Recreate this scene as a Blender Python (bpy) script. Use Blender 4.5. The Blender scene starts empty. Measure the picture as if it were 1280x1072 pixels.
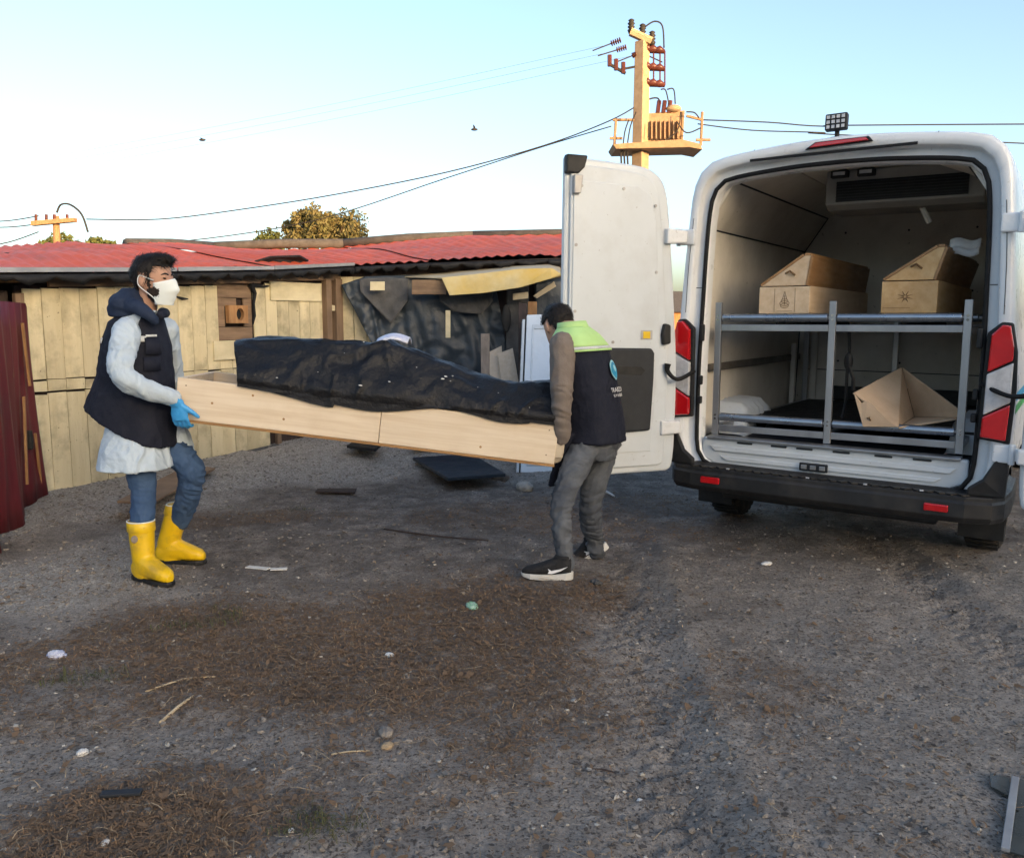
import bpy, math, random
import numpy as np
from mathutils import Vector, Matrix

random.seed(7); np.random.seed(7)
S = bpy.context.scene
COL = S.collection
PI = math.pi

# ------------------------------------------------------------------ camera
CAM_H = 1.46; FPX = 1050.0; PITCH = math.atan(136 / 1050.0)
cam_d = bpy.data.cameras.new('camera'); cam = bpy.data.objects.new('camera', cam_d); COL.objects.link(cam)
cam.location = (0, 0, CAM_H); cam.rotation_euler = (PI / 2 - PITCH, 0, 0)
cam_d.sensor_width = 36; cam_d.lens = 36 * FPX / 1280; cam_d.clip_end = 6000; cam_d.clip_start = .05
S.camera = cam

# ------------------------------------------------------------------ sky, sun, exposure
SUN_EL = math.radians(8.0); SUN_AZ = math.radians(145)     # clockwise from +Y
w = bpy.data.worlds.new('World'); S.world = w; w.use_nodes = True
nt = w.node_tree; bg = nt.nodes['Background']
sky = nt.nodes.new('ShaderNodeTexSky'); sky.sky_type = 'NISHITA'; sky.sun_disc = False
sky.sun_elevation = SUN_EL; sky.sun_rotation = SUN_AZ; sky.air_density = .75; sky.dust_density = 3.0; sky.ozone_density = 1.0
nt.links.new(sky.outputs[0], bg.inputs[0]); bg.inputs[1].default_value = .15
sd = bpy.data.lights.new('sun', 'SUN'); sun = bpy.data.objects.new('sun', sd); COL.objects.link(sun)
SHADE_RIDGE_H = 11.2; SHADE_RIDGE_D = 52.0
sd.energy = 3.0; sd.angle = math.radians(.5); sd.color = (1, .56, .23)
sdir = Vector((math.sin(SUN_AZ) * math.cos(SUN_EL), math.cos(SUN_AZ) * math.cos(SUN_EL), math.sin(SUN_EL)))
sun.rotation_euler = sdir.to_track_quat('Z', 'Y').to_euler(); sun.location = (0, 0, 30)
vs = S.view_settings; vs.view_transform = 'Standard'; vs.look = 'None'; vs.exposure = 1.86; vs.gamma = 1; vs.use_curve_mapping = False

# ------------------------------------------------------------------ helpers
_c, _s = math.cos(PITCH), math.sin(PITCH)
def at(u, v, Y):
    """world point seen at photo pixel (u, v) at distance Y along the ground"""
    x = (u - 640) / FPX; y = -(v - 536) / FPX
    d = Vector((x, _c + _s * y, -_s + _c * y)); t = Y / d.y
    return d * t + Vector((0, 0, CAM_H))
def gp(u, v, z=0.0):
    x = (u - 640) / FPX; y = -(v - 536) / FPX
    d = Vector((x, _c + _s * y, -_s + _c * y)); t = (z - CAM_H) / d.z
    return d * t + Vector((0, 0, CAM_H))
V = Vector
def sm(a, b, x): 
    t = np.clip((x - a) / (b - a), 0, 1); return t * t * (3 - 2 * t)

def vnoise(P, seed=0):
    P = np.asarray(P, float); I = np.floor(P).astype(np.int64); Fr = P - I; Fr = Fr * Fr * (3 - 2 * Fr)
    def h(ix, iy, iz):
        n = (ix * 374761393 + iy * 668265263 + iz * 2147483647 + seed * 974711) & 0xFFFFFFFF
        n = ((n ^ (n >> 13)) * 1274126177) & 0xFFFFFFFF
        n = ((n ^ (n >> 16)) * 2246822519) & 0xFFFFFFFF
        return ((n ^ (n >> 15)) & 0xFFFFFF) / 16777215.0
    r = 0
    for dx in (0, 1):
        for dy in (0, 1):
            for dz in (0, 1):
                wgt = (Fr[:, 0] if dx else 1 - Fr[:, 0]) * (Fr[:, 1] if dy else 1 - Fr[:, 1]) * (Fr[:, 2] if dz else 1 - Fr[:, 2])
                r = r + wgt * h(I[:, 0] + dx, I[:, 1] + dy, I[:, 2] + dz)
    return r * 2 - 1
def fbm(P, scale=1., oct=4, seed=0):
    P = np.asarray(P, float) * scale; a = 1; r = 0; t = 0
    for k in range(oct):
        r = r + a * vnoise(P + 17.3 * k, seed + k); t += a; a *= .5; P = P * 2.03
    return r / t

OFF = {}
def tag(o, label=None, cat=None, group=None, kind=None):
    if label: o['label'] = label
    if cat: o['category'] = cat
    if group: o['group'] = group
    if kind: o['kind'] = kind
    return o
def thing(name, label, cat, loc=(0, 0, 0), rot=(0, 0, 0), group=None, local=False):
    o = bpy.data.objects.new(name, None); COL.objects.link(o); o.empty_display_size = .1
    o.location = loc; o.rotation_euler = rot
    OFF[o.name] = V((0, 0, 0)) if local else V(loc)
    return tag(o, label, cat, group)

class MB:
    def __init__(s): s.v = []; s.f = []
    def add(s, vs, fs):
        n = len(s.v); s.v += [tuple(p) for p in vs]; s.f += [tuple(i + n for i in f) for f in fs]; return s
    def para(s, o, a, b, c):
        o, a, b, c = V(o), V(a), V(b), V(c)
        p = [o, o + a, o + a + b, o + b, o + c, o + a + c, o + a + b + c, o + b + c]
        f = [(0, 3, 2, 1), (4, 5, 6, 7), (0, 1, 5, 4), (1, 2, 6, 5), (2, 3, 7, 6), (3, 0, 4, 7)]
        if a.cross(b).dot(c) < 0: f = [tuple(reversed(q)) for q in f]
        return s.add(p, f)
    def box(s, c, size, R=None):
        c = V(c); R = R or Matrix.Identity(3)
        a, b, d = R @ V((size[0], 0, 0)), R @ V((0, size[1], 0)), R @ V((0, 0, size[2]))
        return s.para(c - (a + b + d) / 2, a, b, d)
    def prism(s, pts, ext):
        pts = [V(p) for p in pts]; ext = V(ext); n = len(pts)
        nrm = V((0, 0, 0))
        for i in range(n): nrm += pts[i].cross(pts[(i + 1) % n])
        fs = [tuple(range(n)), tuple(range(2 * n - 1, n - 1, -1))]
        side = [(i, i + n, (i + 1) % n + n, (i + 1) % n) for i in range(n)]
        fs += side
        if nrm.dot(ext) > 0: fs = [tuple(reversed(q)) for q in fs]
        return s.add(pts + [p + ext for p in pts], fs)
    def loft(s, rings, cap=True, closed=True):
        n = len(rings[0]); vs = [p for r in rings for p in r]; fs = []
        for k in range(len(rings) - 1):
            for i in range(n if closed else n - 1):
                j = (i + 1) % n
                fs.append((k * n + i, k * n + j, (k + 1) * n + j, (k + 1) * n + i))
        if cap and closed:
            fs.append(tuple(range(n - 1, -1, -1))); fs.append(tuple((len(rings) - 1) * n + i for i in range(n)))
        return s.add(vs, fs)
    def tube(s, path, r, n=8, cap=True):
        path = [V(p) for p in path]; m = len(path)
        rs = [r] * m if not hasattr(r, '__len__') else r
        if len(rs) != m: rs = list(np.interp(np.linspace(0, 1, m), np.linspace(0, 1, len(rs)), rs))
        t0 = (path[1] - path[0]).normalized(); a = t0.orthogonal().normalized(); rings = []
        for k in range(m):
            t = (path[min(k + 1, m - 1)] - path[max(k - 1, 0)]).normalized()
            a = (a - t * a.dot(t)).normalized(); b = t.cross(a)
            rings.append([path[k] + (a * math.cos(2 * PI * i / n) + b * math.sin(2 * PI * i / n)) * rs[k] for i in range(n)])
        return s.loft(rings, cap)
    def ell(s, c, r, R=None, n=16, m=9):
        c = V(c); R = R or Matrix.Identity(3); rings = []
        for k in range(m + 1):
            ph = PI * (k + .001) / (m + .002) - PI / 2
            rings.append([c + R @ V((r[0] * math.cos(ph) * math.cos(2 * PI * i / n), r[1] * math.cos(ph) * math.sin(2 * PI * i / n), r[2] * math.sin(ph))) for i in range(n)])
        return s.loft(rings)
    def build(s, name, m, parent=None, smooth=False, bevel=0, world=True):
        off = OFF.get(parent.name, V((0, 0, 0))) if parent and world else V((0, 0, 0))
        me = bpy.data.meshes.new(name)
        me.from_pydata([(p[0] - off.x, p[1] - off.y, p[2] - off.z) for p in s.v], [], s.f); me.update()
        return link(name, me, m, parent, smooth, bevel)
def link(name, me, m, parent=None, smooth=False, bevel=0):
    o = bpy.data.objects.new(name, me); COL.objects.link(o)
    if m is not None: me.materials.append(m)
    if parent:
        o.parent = parent; OFF[o.name] = OFF.get(parent.name, V((0, 0, 0)))
    else: OFF[o.name] = V((0, 0, 0))
    if smooth: me.polygons.foreach_set('use_smooth', [True] * len(me.polygons))
    if bevel:
        b = o.modifiers.new('bevel', 'BEVEL'); b.width = bevel; b.segments = 2; b.limit_method = 'ANGLE'; b.angle_limit = math.radians(40)
    return o
def catmull(pts, k=6):
    pts = [V(p) for p in pts]; out = []
    for i in range(len(pts) - 1):
        p0, p1, p2, p3 = pts[max(i - 1, 0)], pts[i], pts[i + 1], pts[min(i + 2, len(pts) - 1)]
        for j in range(k):
            t = j / k
            out.append(.5 * ((2 * p1) + (p2 - p0) * t + (2 * p0 - 5 * p1 + 4 * p2 - p3) * t * t + (3 * p1 - p0 - 3 * p2 + p3) * t ** 3))
    out.append(pts[-1]); return out
def ring(c, a, b, n=24, e=2.0):
    c, a, b = V(c), V(a), V(b); out = []
    for i in range(n):
        t = 2 * PI * i / n; ct, st = math.cos(t), math.sin(t)
        out.append(c + a * (math.copysign(abs(ct) ** (2 / e), ct)) + b * (math.copysign(abs(st) ** (2 / e), st)))
    return out
def remesh(mb, name, m, parent, voxel=.012, smooth_it=4, wr=0., wscale=8., wst=(1, 1, 1), seed=0, cut=None, wr2=0.):
    """join overlapping solids into one continuous skin, then add folds along the normals"""
    me = bpy.data.meshes.new('tmp'); me.from_pydata(mb.v, [], mb.f); me.update()
    o = bpy.data.objects.new('tmp', me); COL.objects.link(o)
    r = o.modifiers.new('r', 'REMESH'); r.mode = 'VOXEL'; r.voxel_size = voxel; r.use_smooth_shade = True
    if smooth_it:
        q = o.modifiers.new('s', 'SMOOTH'); q.iterations = smooth_it; q.factor = .5
    dg = bpy.context.evaluated_depsgraph_get(); me2 = bpy.data.meshes.new_from_object(o.evaluated_get(dg))
    bpy.data.objects.remove(o); bpy.data.meshes.remove(me)
    n = len(me2.vertices); co = np.empty(n * 3); me2.vertices.foreach_get('co', co); co = co.reshape(-1, 3)
    nr = np.empty(n * 3); me2.vertices.foreach_get('normal', nr); nr = nr.reshape(-1, 3)
    if wr:
        q = co * np.array(wst)
        warp = np.stack([fbm(co, 5, 2, seed + 50), fbm(co, 5, 2, seed + 60), fbm(co, 5, 2, seed + 70)], 1)
        f = 1 - 2.4 * np.abs(fbm(q + warp * .16, wscale, 2, seed)); g = 1 - 2.4 * np.abs(fbm(q * 1.7 + warp * .25, wscale * 1.3, 2, seed + 5))
        h = (f + .6 * g) * (.6 + .7 * fbm(co, 4, 2, seed + 8)); co = co + nr * ((h - h.mean()) * wr)[:, None]
    if wr2: co = co + nr * (fbm(co, 60, 3, seed + 9) * wr2)[:, None]
    off = OFF.get(parent.name, V((0, 0, 0))) if parent else V((0, 0, 0))
    if cut is not None:
        keep = cut(co); 
        polys = [tuple(p.vertices) for p in me2.polygons]
        polys = [p for p in polys if all(keep[i] for i in p)]
        used = sorted({i for p in polys for i in p}); mp = {i: k for k, i in enumerate(used)}
        me3 = bpy.data.meshes.new(name); me3.from_pydata([tuple(co[i] - np.array(off)) for i in used], [], [tuple(mp[i] for i in p) for p in polys]); me3.update()
        bpy.data.meshes.remove(me2); me2 = me3
    else:
        me2.vertices.foreach_set('co', (co - np.array(off)).ravel()); me2.update()
    me2.name = name; me2.materials.clear()
    return link(name, me2, m, parent, True)

# ------------------------------------------------------------------ materials
def mat(name, c1, c2=None, scale=6, rough=.7, metal=0, bump=.15, bscale=60, st=(1, 1, 1), det=5, spec=.3, coat=0, rnd=.08, dirt=None, dscale=3, damt=.5, rvar=.1, contrast=(.35, .65), emit=None, bst=None, bdist=.01, specks=None):
    m = bpy.data.materials.new(name); m.use_nodes = True; n = m.node_tree; L = n.links
    B = n.nodes['Principled BSDF']
    def N(t, **k):
        q = n.nodes.new(t)
        for a, b in k.items(): setattr(q, a, b)
        return q
    tc = N('ShaderNodeTexCoord'); oi = N('ShaderNodeObjectInfo')
    mul = N('ShaderNodeMath', operation='MULTIPLY'); L.new(oi.outputs['Random'], mul.inputs[0]); mul.inputs[1].default_value = 37.
    add = N('ShaderNodeVectorMath', operation='ADD'); L.new(tc.outputs['Object'], add.inputs[0]); L.new(mul.outputs[0], add.inputs[1])
    def noise(sc, stt, detail=5):
        mp = N('ShaderNodeMapping'); L.new(add.outputs[0], mp.inputs[0]); mp.inputs['Scale'].default_value = stt
        z = N('ShaderNodeTexNoise'); L.new(mp.outputs[0], z.inputs['Vector']); z.inputs['Scale'].default_value = sc; z.inputs['Detail'].default_value = detail
        z.inputs['Roughness'].default_value = .62
        return z.outputs['Fac']
    def mr(x, a, b, c=0., d=1.):
        q = N('ShaderNodeMapRange'); L.new(x, q.inputs[0])
        for i, val in zip((1, 2, 3, 4), (a, b, c, d)): q.inputs[i].default_value = val
        return q.outputs[0]
    c2 = c2 or tuple(x * .8 for x in c1)
    mx = N('ShaderNodeMix', data_type='RGBA'); L.new(mr(noise(scale, st, det), *contrast), mx.inputs[0])
    mx.inputs[6].default_value = (*c1, 1); mx.inputs[7].default_value = (*c2, 1); out = mx.outputs[2]
    if dirt:
        d = N('ShaderNodeMix', data_type='RGBA'); L.new(mr(noise(dscale, (1, 1, 1), 8), .48, .72, 0, damt), d.inputs[0]); L.new(out, d.inputs[6]); d.inputs[7].default_value = (*dirt, 1); out = d.outputs[2]
    if specks:
        d = N('ShaderNodeMix', data_type='RGBA'); L.new(mr(noise(specks[1], (1, 1, 1), 2), .70, .76, 0, specks[2]), d.inputs[0]); L.new(out, d.inputs[6]); d.inputs[7].default_value = (*specks[0], 1); out = d.outputs[2]
    if rnd:
        hs = N('ShaderNodeHueSaturation'); L.new(mr(oi.outputs['Random'], 0, 1, 1 - rnd, 1 + rnd), hs.inputs['Value']); L.new(out, hs.inputs['Color']); out = hs.outputs[0]
    L.new(out, B.inputs['Base Color'])
    L.new(mr(noise(scale * 2.3, st), .3, .7, max(rough - rvar, .02), min(rough + rvar, 1)), B.inputs['Roughness'])
    B.inputs['Metallic'].default_value = metal; B.inputs['Specular IOR Level'].default_value = spec; B.inputs['Coat Weight'].default_value = coat
    if bump:
        bp = N('ShaderNodeBump'); bp.inputs['Strength'].default_value = bump; bp.inputs['Distance'].default_value = bdist
        L.new(noise(bscale, bst or st, 6), bp.inputs['Height']); L.new(bp.outputs[0], B.inputs['Normal'])
    if emit: B.inputs['Emission Color'].default_value = (*emit[0], 1); B.inputs['Emission Strength'].default_value = emit[1]
    return m
M = {}
def defm(k, *a, **kw): M[k] = mat(k, *a, **kw); return M[k]
defm('white_paint', (.74, .76, .78), (.70, .72, .74), 3, .32, bump=.02, bscale=300, coat=.4, spec=.5, dirt=(.36, .34, .31), dscale=2.6, damt=.28, rnd=0, specks=((.25, .22, .19), 45, .5))
defm('door_white', (.57, .61, .645), (.54, .58, .61), 3, .38, bump=.02, bscale=200, coat=.2, spec=.5, dirt=(.34, .33, .31), dscale=4, damt=.25, rnd=0, specks=((.22, .2, .18), 40, .5))
defm('liner', (.70, .66, .59), (.63, .59, .52), 4, .6, bump=.08, dirt=(.38, .34, .28), damt=.35, rnd=.02, specks=((.2, .17, .14), 25, .6))
defm('black_plastic', (.012, .012, .013), (.02, .02, .021), 12, .5, bump=.2, bscale=250, spec=.4, dirt=(.07, .06, .05), dscale=5, damt=.4)
defm('dark_trim', (.025, .028, .033), (.02, .022, .026), 8, .6, bump=.1, bscale=250, rnd=.02)
defm('rubber', (.012, .012, .012), (.02, .02, .02), 10, .75, bump=.2, bscale=90, dirt=(.10, .075, .05), dscale=9, damt=.8)
defm('seal', (.008, .008, .009), None, 10, .65, rnd=0)
defm('red_lens', (.50, .008, .012), (.42, .006, .01), 8, .12, bump=0, spec=.6, coat=.8, rnd=0)
defm('clear_lens', (.55, .55, .56), (.40, .40, .42), 18, .12, bump=.1, bscale=80, spec=.7, coat=.8, rnd=0)
defm('alu', (.42, .42, .43), (.32, .32, .33), 6, .38, metal=.85, bump=.06, bscale=120, rnd=.05, st=(1, 1, .2))
defm('steel_roller', (.36, .39, .43), (.28, .31, .35), 5, .32, metal=.9, bump=.04, rnd=.05)
defm('chrome', (.6, .6, .6), None, 5, .2, metal=1, bump=0)
defm('black', (.01, .01, .011), (.02, .02, .02), 10, .55, bump=.1)
defm('yellow_label', (.75, .50, .02), (.7, .45, .02), 10, .5)
defm('pine', (.74, .62, .47), (.62, .48, .33), 7, .55, st=(.22, 5, 5), contrast=(.38, .72), bump=.1, bscale=20, dirt=(.50, .36, .22), dscale=3.5, damt=.3)
defm('ply_edge', (.42, .24, .10), (.25, .13, .05), 6, .65, st=(.3, 3, 12))
defm('crate_pale', (.66, .51, .35), (.56, .41, .26), 5, .6, st=(4, .4, 4), bump=.1, dirt=(.25, .15, .08), damt=.3)
defm('crate_tan', (.54, .36, .18), (.45, .28, .12), 5, .55, st=(4, .4, 4), bump=.1, dirt=(.20, .11, .05), damt=.35)
defm('crate_dark', (.36, .21, .10), (.26, .14, .06), 5, .5, st=(4, .4, 4), bump=.1, dirt=(.12, .07, .03), damt=.4)
defm('lid_tan', (.54, .39, .26), (.47, .33, .21), 4, .6, bump=.1, dirt=(.2, .13, .07), damt=.3)
defm('ink', (.16, .09, .04), None, 10, .7, bump=0)
defm('plank', (.66, .57, .37), (.56, .47, .29), 3, .75, st=(3, 3, .35), bump=.35, bscale=25, dirt=(.24, .20, .12), dscale=4.5, damt=.75, rnd=.13, specks=((.10, .08, .05), 38, .8), bdist=.02)
defm('plank_pale', (.72, .63, .42), (.63, .54, .34), 3, .7, st=(1, 1, 3), bump=.2, dirt=(.30, .25, .15), damt=.4)
defm('old_wood', (.27, .18, .115), (.17, .11, .07), 4, .8, st=(.6, .6, 6), bump=.4, bscale=25, dirt=(.09, .065, .045), damt=.6, rnd=.15)
defm('old_wood_v', (.25, .17, .11), (.16, .105, .07), 4, .8, st=(6, 6, .5), bump=.4, bscale=25, dirt=(.09, .065, .045), damt=.6, rnd=.15)
defm('orange_wood', (.42, .23, .10), (.30, .15, .06), 4, .75, st=(6, 6, .6), bump=.3, dirt=(.15, .08, .04), damt=.5)
defm('grey_wood', (.30, .25, .21), (.22, .18, .15), 4, .8, st=(6, 6, .5), bump=.3, dirt=(.12, .10, .08), damt=.5)
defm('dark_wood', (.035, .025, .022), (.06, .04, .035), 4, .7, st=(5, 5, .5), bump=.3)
defm('particle', (.50, .43, .35), (.44, .37, .29), 30, .8, bump=.2, bscale=120, dirt=(.3, .25, .2), damt=.3)
defm('red_door', (.16, .016, .022), (.11, .012, .016), 3, .55, st=(3, 3, .4), bump=.1, spec=.4, dirt=(.08, .03, .03), damt=.5)
defm('red_roof', (.80, .125, .040), (.66, .090, .032), 2.0, .6, bump=.15, dirt=(.36, .13, .08), dscale=3.5, damt=.6, rnd=.07, spec=.3, specks=((.6, .35, .25), 14, .7))
defm('bitumen', (.012, .012, .014), (.022, .022, .024), 6, .75, bump=.5, bscale=15)
defm('zinc', (.42, .42, .42), (.32, .32, .33), 5, .5, metal=.4, bump=.1, dirt=(.2, .15, .12), damt=.4)
defm('tarp_blue', (.014, .024, .036), (.024, .036, .050), 3, .45, bump=.5, bscale=12, bdist=.02, spec=.5, rnd=.05, dirt=(.07, .075, .08), damt=.3)
defm('felt', (.095, .093, .092), (.06, .06, .06), 9, .9, bump=.3)
defm('yellow_sheet', (.62, .42, .10), (.66, .54, .28), 2.5, .6, bump=.2, dirt=(.35, .27, .13), damt=.5)
defm('cream_sheet', (.55, .47, .33), (.48, .40, .27), 3, .7, bump=.2, dirt=(.3, .24, .16), damt=.4)
defm('upvc', (.72, .76, .79), (.68, .72, .75), 4, .3, bump=.03, dirt=(.4, .38, .34), damt=.25)
defm('gown', (.50, .58, .65), (.42, .50, .58), 11, .75, bump=.5, bscale=45, rnd=0, contrast=(.3, .7))
defm('navy', (.008, .010, .020), (.012, .014, .026), 7, .8, bump=.25, bscale=90, rnd=0, spec=.3)
defm('hood_navy', (.012, .022, .05), (.02, .032, .065), 7, .8, bump=.25, bscale=120, rnd=0)
defm('hivis', (.46, .70, .28), (.42, .64, .24), 8, .6, bump=.15, bscale=100, rnd=0)
defm('reflective', (.62, .64, .64), (.5, .52, .52), 20, .4, bump=.1, rnd=0)
defm('sweater', (.20, .165, .14), (.16, .13, .11), 14, .85, bump=.35, bscale=140, rnd=0)
defm('blue_jeans', (.030, .066, .145), (.066, .115, .21), 5, .8, bump=.3, bscale=160, rnd=0, contrast=(.35, .7))
defm('grey_jeans', (.050, .056, .068), (.14, .15, .165), 5, .8, bump=.3, bscale=160, rnd=0, contrast=(.35, .75))
defm('boot_yellow', (.78, .50, .006), (.72, .44, .005), 4, .38, bump=.08, bscale=40, spec=.5, rnd=0, dirt=(.20, .14, .06), dscale=9, damt=.6, specks=((.12, .09, .05), 60, .7))
defm('glove_blue', (.05, .34, .72), (.04, .28, .62), 8, .45, bump=.2, bscale=60, rnd=0, spec=.5)
defm('glove_pale', (.55, .48, .38), (.48, .40, .30), 9, .6, bump=.2, rnd=0)
defm('skin', (.50, .29, .20), (.44, .24, .16), 14, .5, bump=.1, bscale=150, rnd=0, spec=.4)
defm('hair', (.008, .006, .005), (.018, .013, .011), 40, .5, st=(1, 1, .3), bump=.6, bscale=120, rnd=0)
defm('beard', (.012, .009, .008), (.03, .02, .016), 40, .7, bump=.5, bscale=200, rnd=0)
defm('mask', (.72, .76, .74), (.68, .72, .71), 8, .8, bump=.1, bscale=80, rnd=0)
defm('eye', (.02, .015, .012), None, 5, .2, bump=0, rnd=0)
defm('white_rubber', (.66, .65, .62), (.55, .53, .49), 10, .6, bump=.15, rnd=0, dirt=(.3, .26, .2), damt=.4)
defm('shoe_mesh', (.012, .012, .013), (.022, .022, .024), 60, .75, bump=.3, bscale=200, rnd=0)
defm('white_print', (.78, .78, .80), None, 10, .6, bump=0, rnd=0)
defm('emblem_blue', (.02, .20, .42), (.03, .30, .50), 12, .5, bump=0, rnd=0)
defm('emblem_pale', (.25, .55, .65), (.35, .6, .66), 12, .5, bump=0, rnd=0)
defm('body_bag', (.0045, .0045, .006), (.008, .008, .010), 6, .48, bump=.6, bscale=22, rnd=0, spec=.36, bdist=.025)
defm('concrete_pole', (.40, .30, .19), (.32, .23, .14), 5, .85, bump=.2, dirt=(.25, .2, .15), damt=.4)
defm('pole_wood', (.34, .21, .11), (.25, .15, .08), 5, .85, st=(3, 3, .4), bump=.3)
defm('pole_steel', (.34, .23, .14), (.25, .17, .10), 5, .7, metal=.1, bump=.2)
defm('insulator', (.10, .03, .022), (.07, .022, .016), 5, .35, bump=0, rnd=.1)
defm('cable', (.03, .028, .027), None, 5, .7, bump=0)
defm('bark', (.14, .10, .07), (.09, .065, .045), 8, .9, bump=.5)
defm('leaf_a', (.10, .12, .035), (.08, .10, .030), 3, .7, bump=0, contrast=(.3, .7))
defm('leaf_b', (.105, .115, .042), (.12, .09, .036), 3, .7, bump=0, contrast=(.3, .7))
defm('straw', (.21, .130, .075), (.12, .078, .048), 3, .85, bump=0, contrast=(.3, .7))
defm('straw_pale', (.36, .27, .17), (.25, .18, .11), 3, .85, bump=0, contrast=(.3, .7))
defm('grass', (.055, .068, .028), (.09, .085, .04), 3, .8, bump=0, contrast=(.3, .7))
defm('pebble', (.28, .25, .22), (.16, .14, .12), 14, .95, bump=.2, spec=.08, contrast=(.3, .7))
defm('pebble_pale', (.46, .43, .38), (.34, .31, .27), 14, .95, bump=.2, spec=.1)
defm('litter_white', (.66, .65, .62), (.55, .53, .5), 14, .7, bump=.2)
defm('litter_blue', (.42, .45, .62), (.62, .63, .68), 30, .5, bump=.2)
defm('litter_green', (.16, .42, .24), (.45, .6, .48), 40, .5, bump=.2)
defm('stick', (.52, .42, .28), (.40, .31, .20), 8, .8, st=(5, 5, 1), bump=.3)
defm('shade_ridge_mat', (.07, .07, .04), (.05, .045, .03), 2, .9, bump=.3)
defm('glass_dark', (.03, .035, .035), (.045, .05, .048), 3, .1, bump=.02, spec=.6, rnd=0, dirt=(.08, .075, .065), damt=.6)
defm('tyre_rim', (.35, .35, .36), None, 5, .4, metal=.6)

# ------------------------------------------------------------------ ground
SA = V((-3.72, 6.48)); SD = V((.523, .8523)); SN = V((.8523, -.523))     # shack side wall: start, direction, outward normal
SC = SA + SD * 3.39; SE = V((1.65, 9.62))                                  # corner, far end of the front wall
def seg_dist(X, Y, p, q):
    dx, dy = q.x - p.x, q.y - p.y; L2 = dx * dx + dy * dy
    t = np.clip(((X - p.x) * dx + (Y - p.y) * dy) / L2, 0, 1)
    return np.hypot(X - p.x - t * dx, Y - p.y - t * dy), t
def ground_h(X, Y):
    X = np.asarray(X, float); Y = np.asarray(Y, float); P = np.stack([X, Y, 0 * X], 1)
    d1, t1 = seg_dist(X, Y, SA - SD * 1.5, SC); d2, t2 = seg_dist(X, Y, SC, SE)
    n = fbm(P, 1.3, 3, 3)
    near = np.exp(-((X / 14) ** 2 + ((Y - 5) / 14) ** 2))
    bank = np.maximum((.06 + .16 * t1) * sm(1.5, .15, d1 + n * .25), (.24 - .22 * sm(.45, .8, t2)) * sm(1.9, .2, d2 + n * .3))
    van = np.exp(-(((X - 2.3) / 1.6) ** 2 + ((Y - 5.9) / 1.2) ** 2))
    h = bank + near * (.018 * fbm(P, .9, 2, 11) + .020 * fbm(P, 4, 3, 21) + .011 * fbm(P, 13, 3, 31) + .012 * np.clip(fbm(P, 8, 3, 33) - .15, 0, 1)) 
    # tracks left by wheels curving toward the van
    for k, off in enumerate((-.1, 1.55)):
        cx = .55 + off + .10 * (Y - 2) + .05 * np.sin(Y * 1.1)
        g = np.exp(-((X - cx) / .16) ** 2) * sm(6.5, 4.5, Y)
        h = h - .034 * g * near * (1 + .5 * n + .35 * np.sign(np.sin((Y + .6 * np.abs(X - cx)) * 70))) + .020 * np.exp(-((X - cx - .24) / .07) ** 2) * near * sm(6.5, 4.5, Y)
    return h
def gh(x, y): return float(ground_h([x], [y])[0])
def axis(lo, hi, step, far):
    a = list(np.arange(lo, hi, step)); s = step; x = hi
    while x < far: a.append(x); s *= 1.25; x += s
    s = step; x = lo; b = []
    while x > -far: s *= 1.25; x -= s; b.append(x)
    return np.array(b[::-1] + a)
gx = axis(-6.0, 5.0, .035, 3000); gy = axis(1.5, 10.5, .035, 3000)
GX, GY = np.meshgrid(gx, gy); X, Y = GX.ravel(), GY.ravel(); Z = ground_h(X, Y)
nx, ny = len(gx), len(gy)
idx = np.arange(nx * ny).reshape(ny, nx)
quads = np.stack([idx[:-1, :-1], idx[:-1, 1:], idx[1:, 1:], idx[1:, :-1]], -1).reshape(-1, 4)
me = bpy.data.meshes.new('ground'); me.vertices.add(nx * ny); me.vertices.foreach_set('co', np.stack([X, Y, Z], 1).ravel())
me.loops.add(len(quads) * 4); me.loops.foreach_set('vertex_index', quads.ravel()); me.polygons.add(len(quads))
me.polygons.foreach_set('loop_start', np.arange(len(quads)) * 4); me.polygons.foreach_set('use_smooth', np.ones(len(quads), bool)); me.update(); me.validate()
P3 = np.stack([X, Y, 0 * X], 1)
def blob(X, Y, cx, cy, rx, ry, ang=0):
    a = math.radians(ang); dx, dy = X - cx, Y - cy
    return np.sqrt(((dx * math.cos(a) + dy * math.sin(a)) / rx) ** 2 + ((-dx * math.sin(a) + dy * math.cos(a)) / ry) ** 2)
def straw_mask(X, Y):
    P = np.stack([X, Y, 0 * X], 1); n = fbm(P, 1.8, 5, 41) * 1.0
    m = sm(1.45, .35, blob(X, Y, -1.0, 3.7, 1.5, .95, -6) + n)
    m = np.maximum(m, sm(1.45, .35, blob(X, Y, -.2, 4.0, .8, .7, 0) + n))
    m = np.maximum(m, sm(1.4, .3, blob(X, Y, -1.15, 2.3, .5, .4, 20) + n))
    m = np.maximum(m, .8 * sm(1.1, .6, blob(X, Y, -1.9, 6.1, .9, .28, 10) + n))
    m = np.maximum(m, .55 * sm(1.1, .6, blob(X, Y, .6, 6.2, 1.3, .8, 10) + n))
    return m
def gravel_mask(X, Y):
    P = np.stack([X, Y, 0 * X], 1); n = fbm(P, 1.6, 5, 51) * .9
    d1, t1 = seg_dist(X, Y, SA - SD * 1.5, SC); d2, t2 = seg_dist(X, Y, SC, SE)
    m = sm(1.5, .9, np.minimum(d1, d2 * .8) + n * .8) * sm(.9, .2, X)
    m = np.maximum(m, sm(1.4, .5, blob(X, Y, -2.7, 4.75, .8, .75, 0) + n))
    return m
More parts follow.
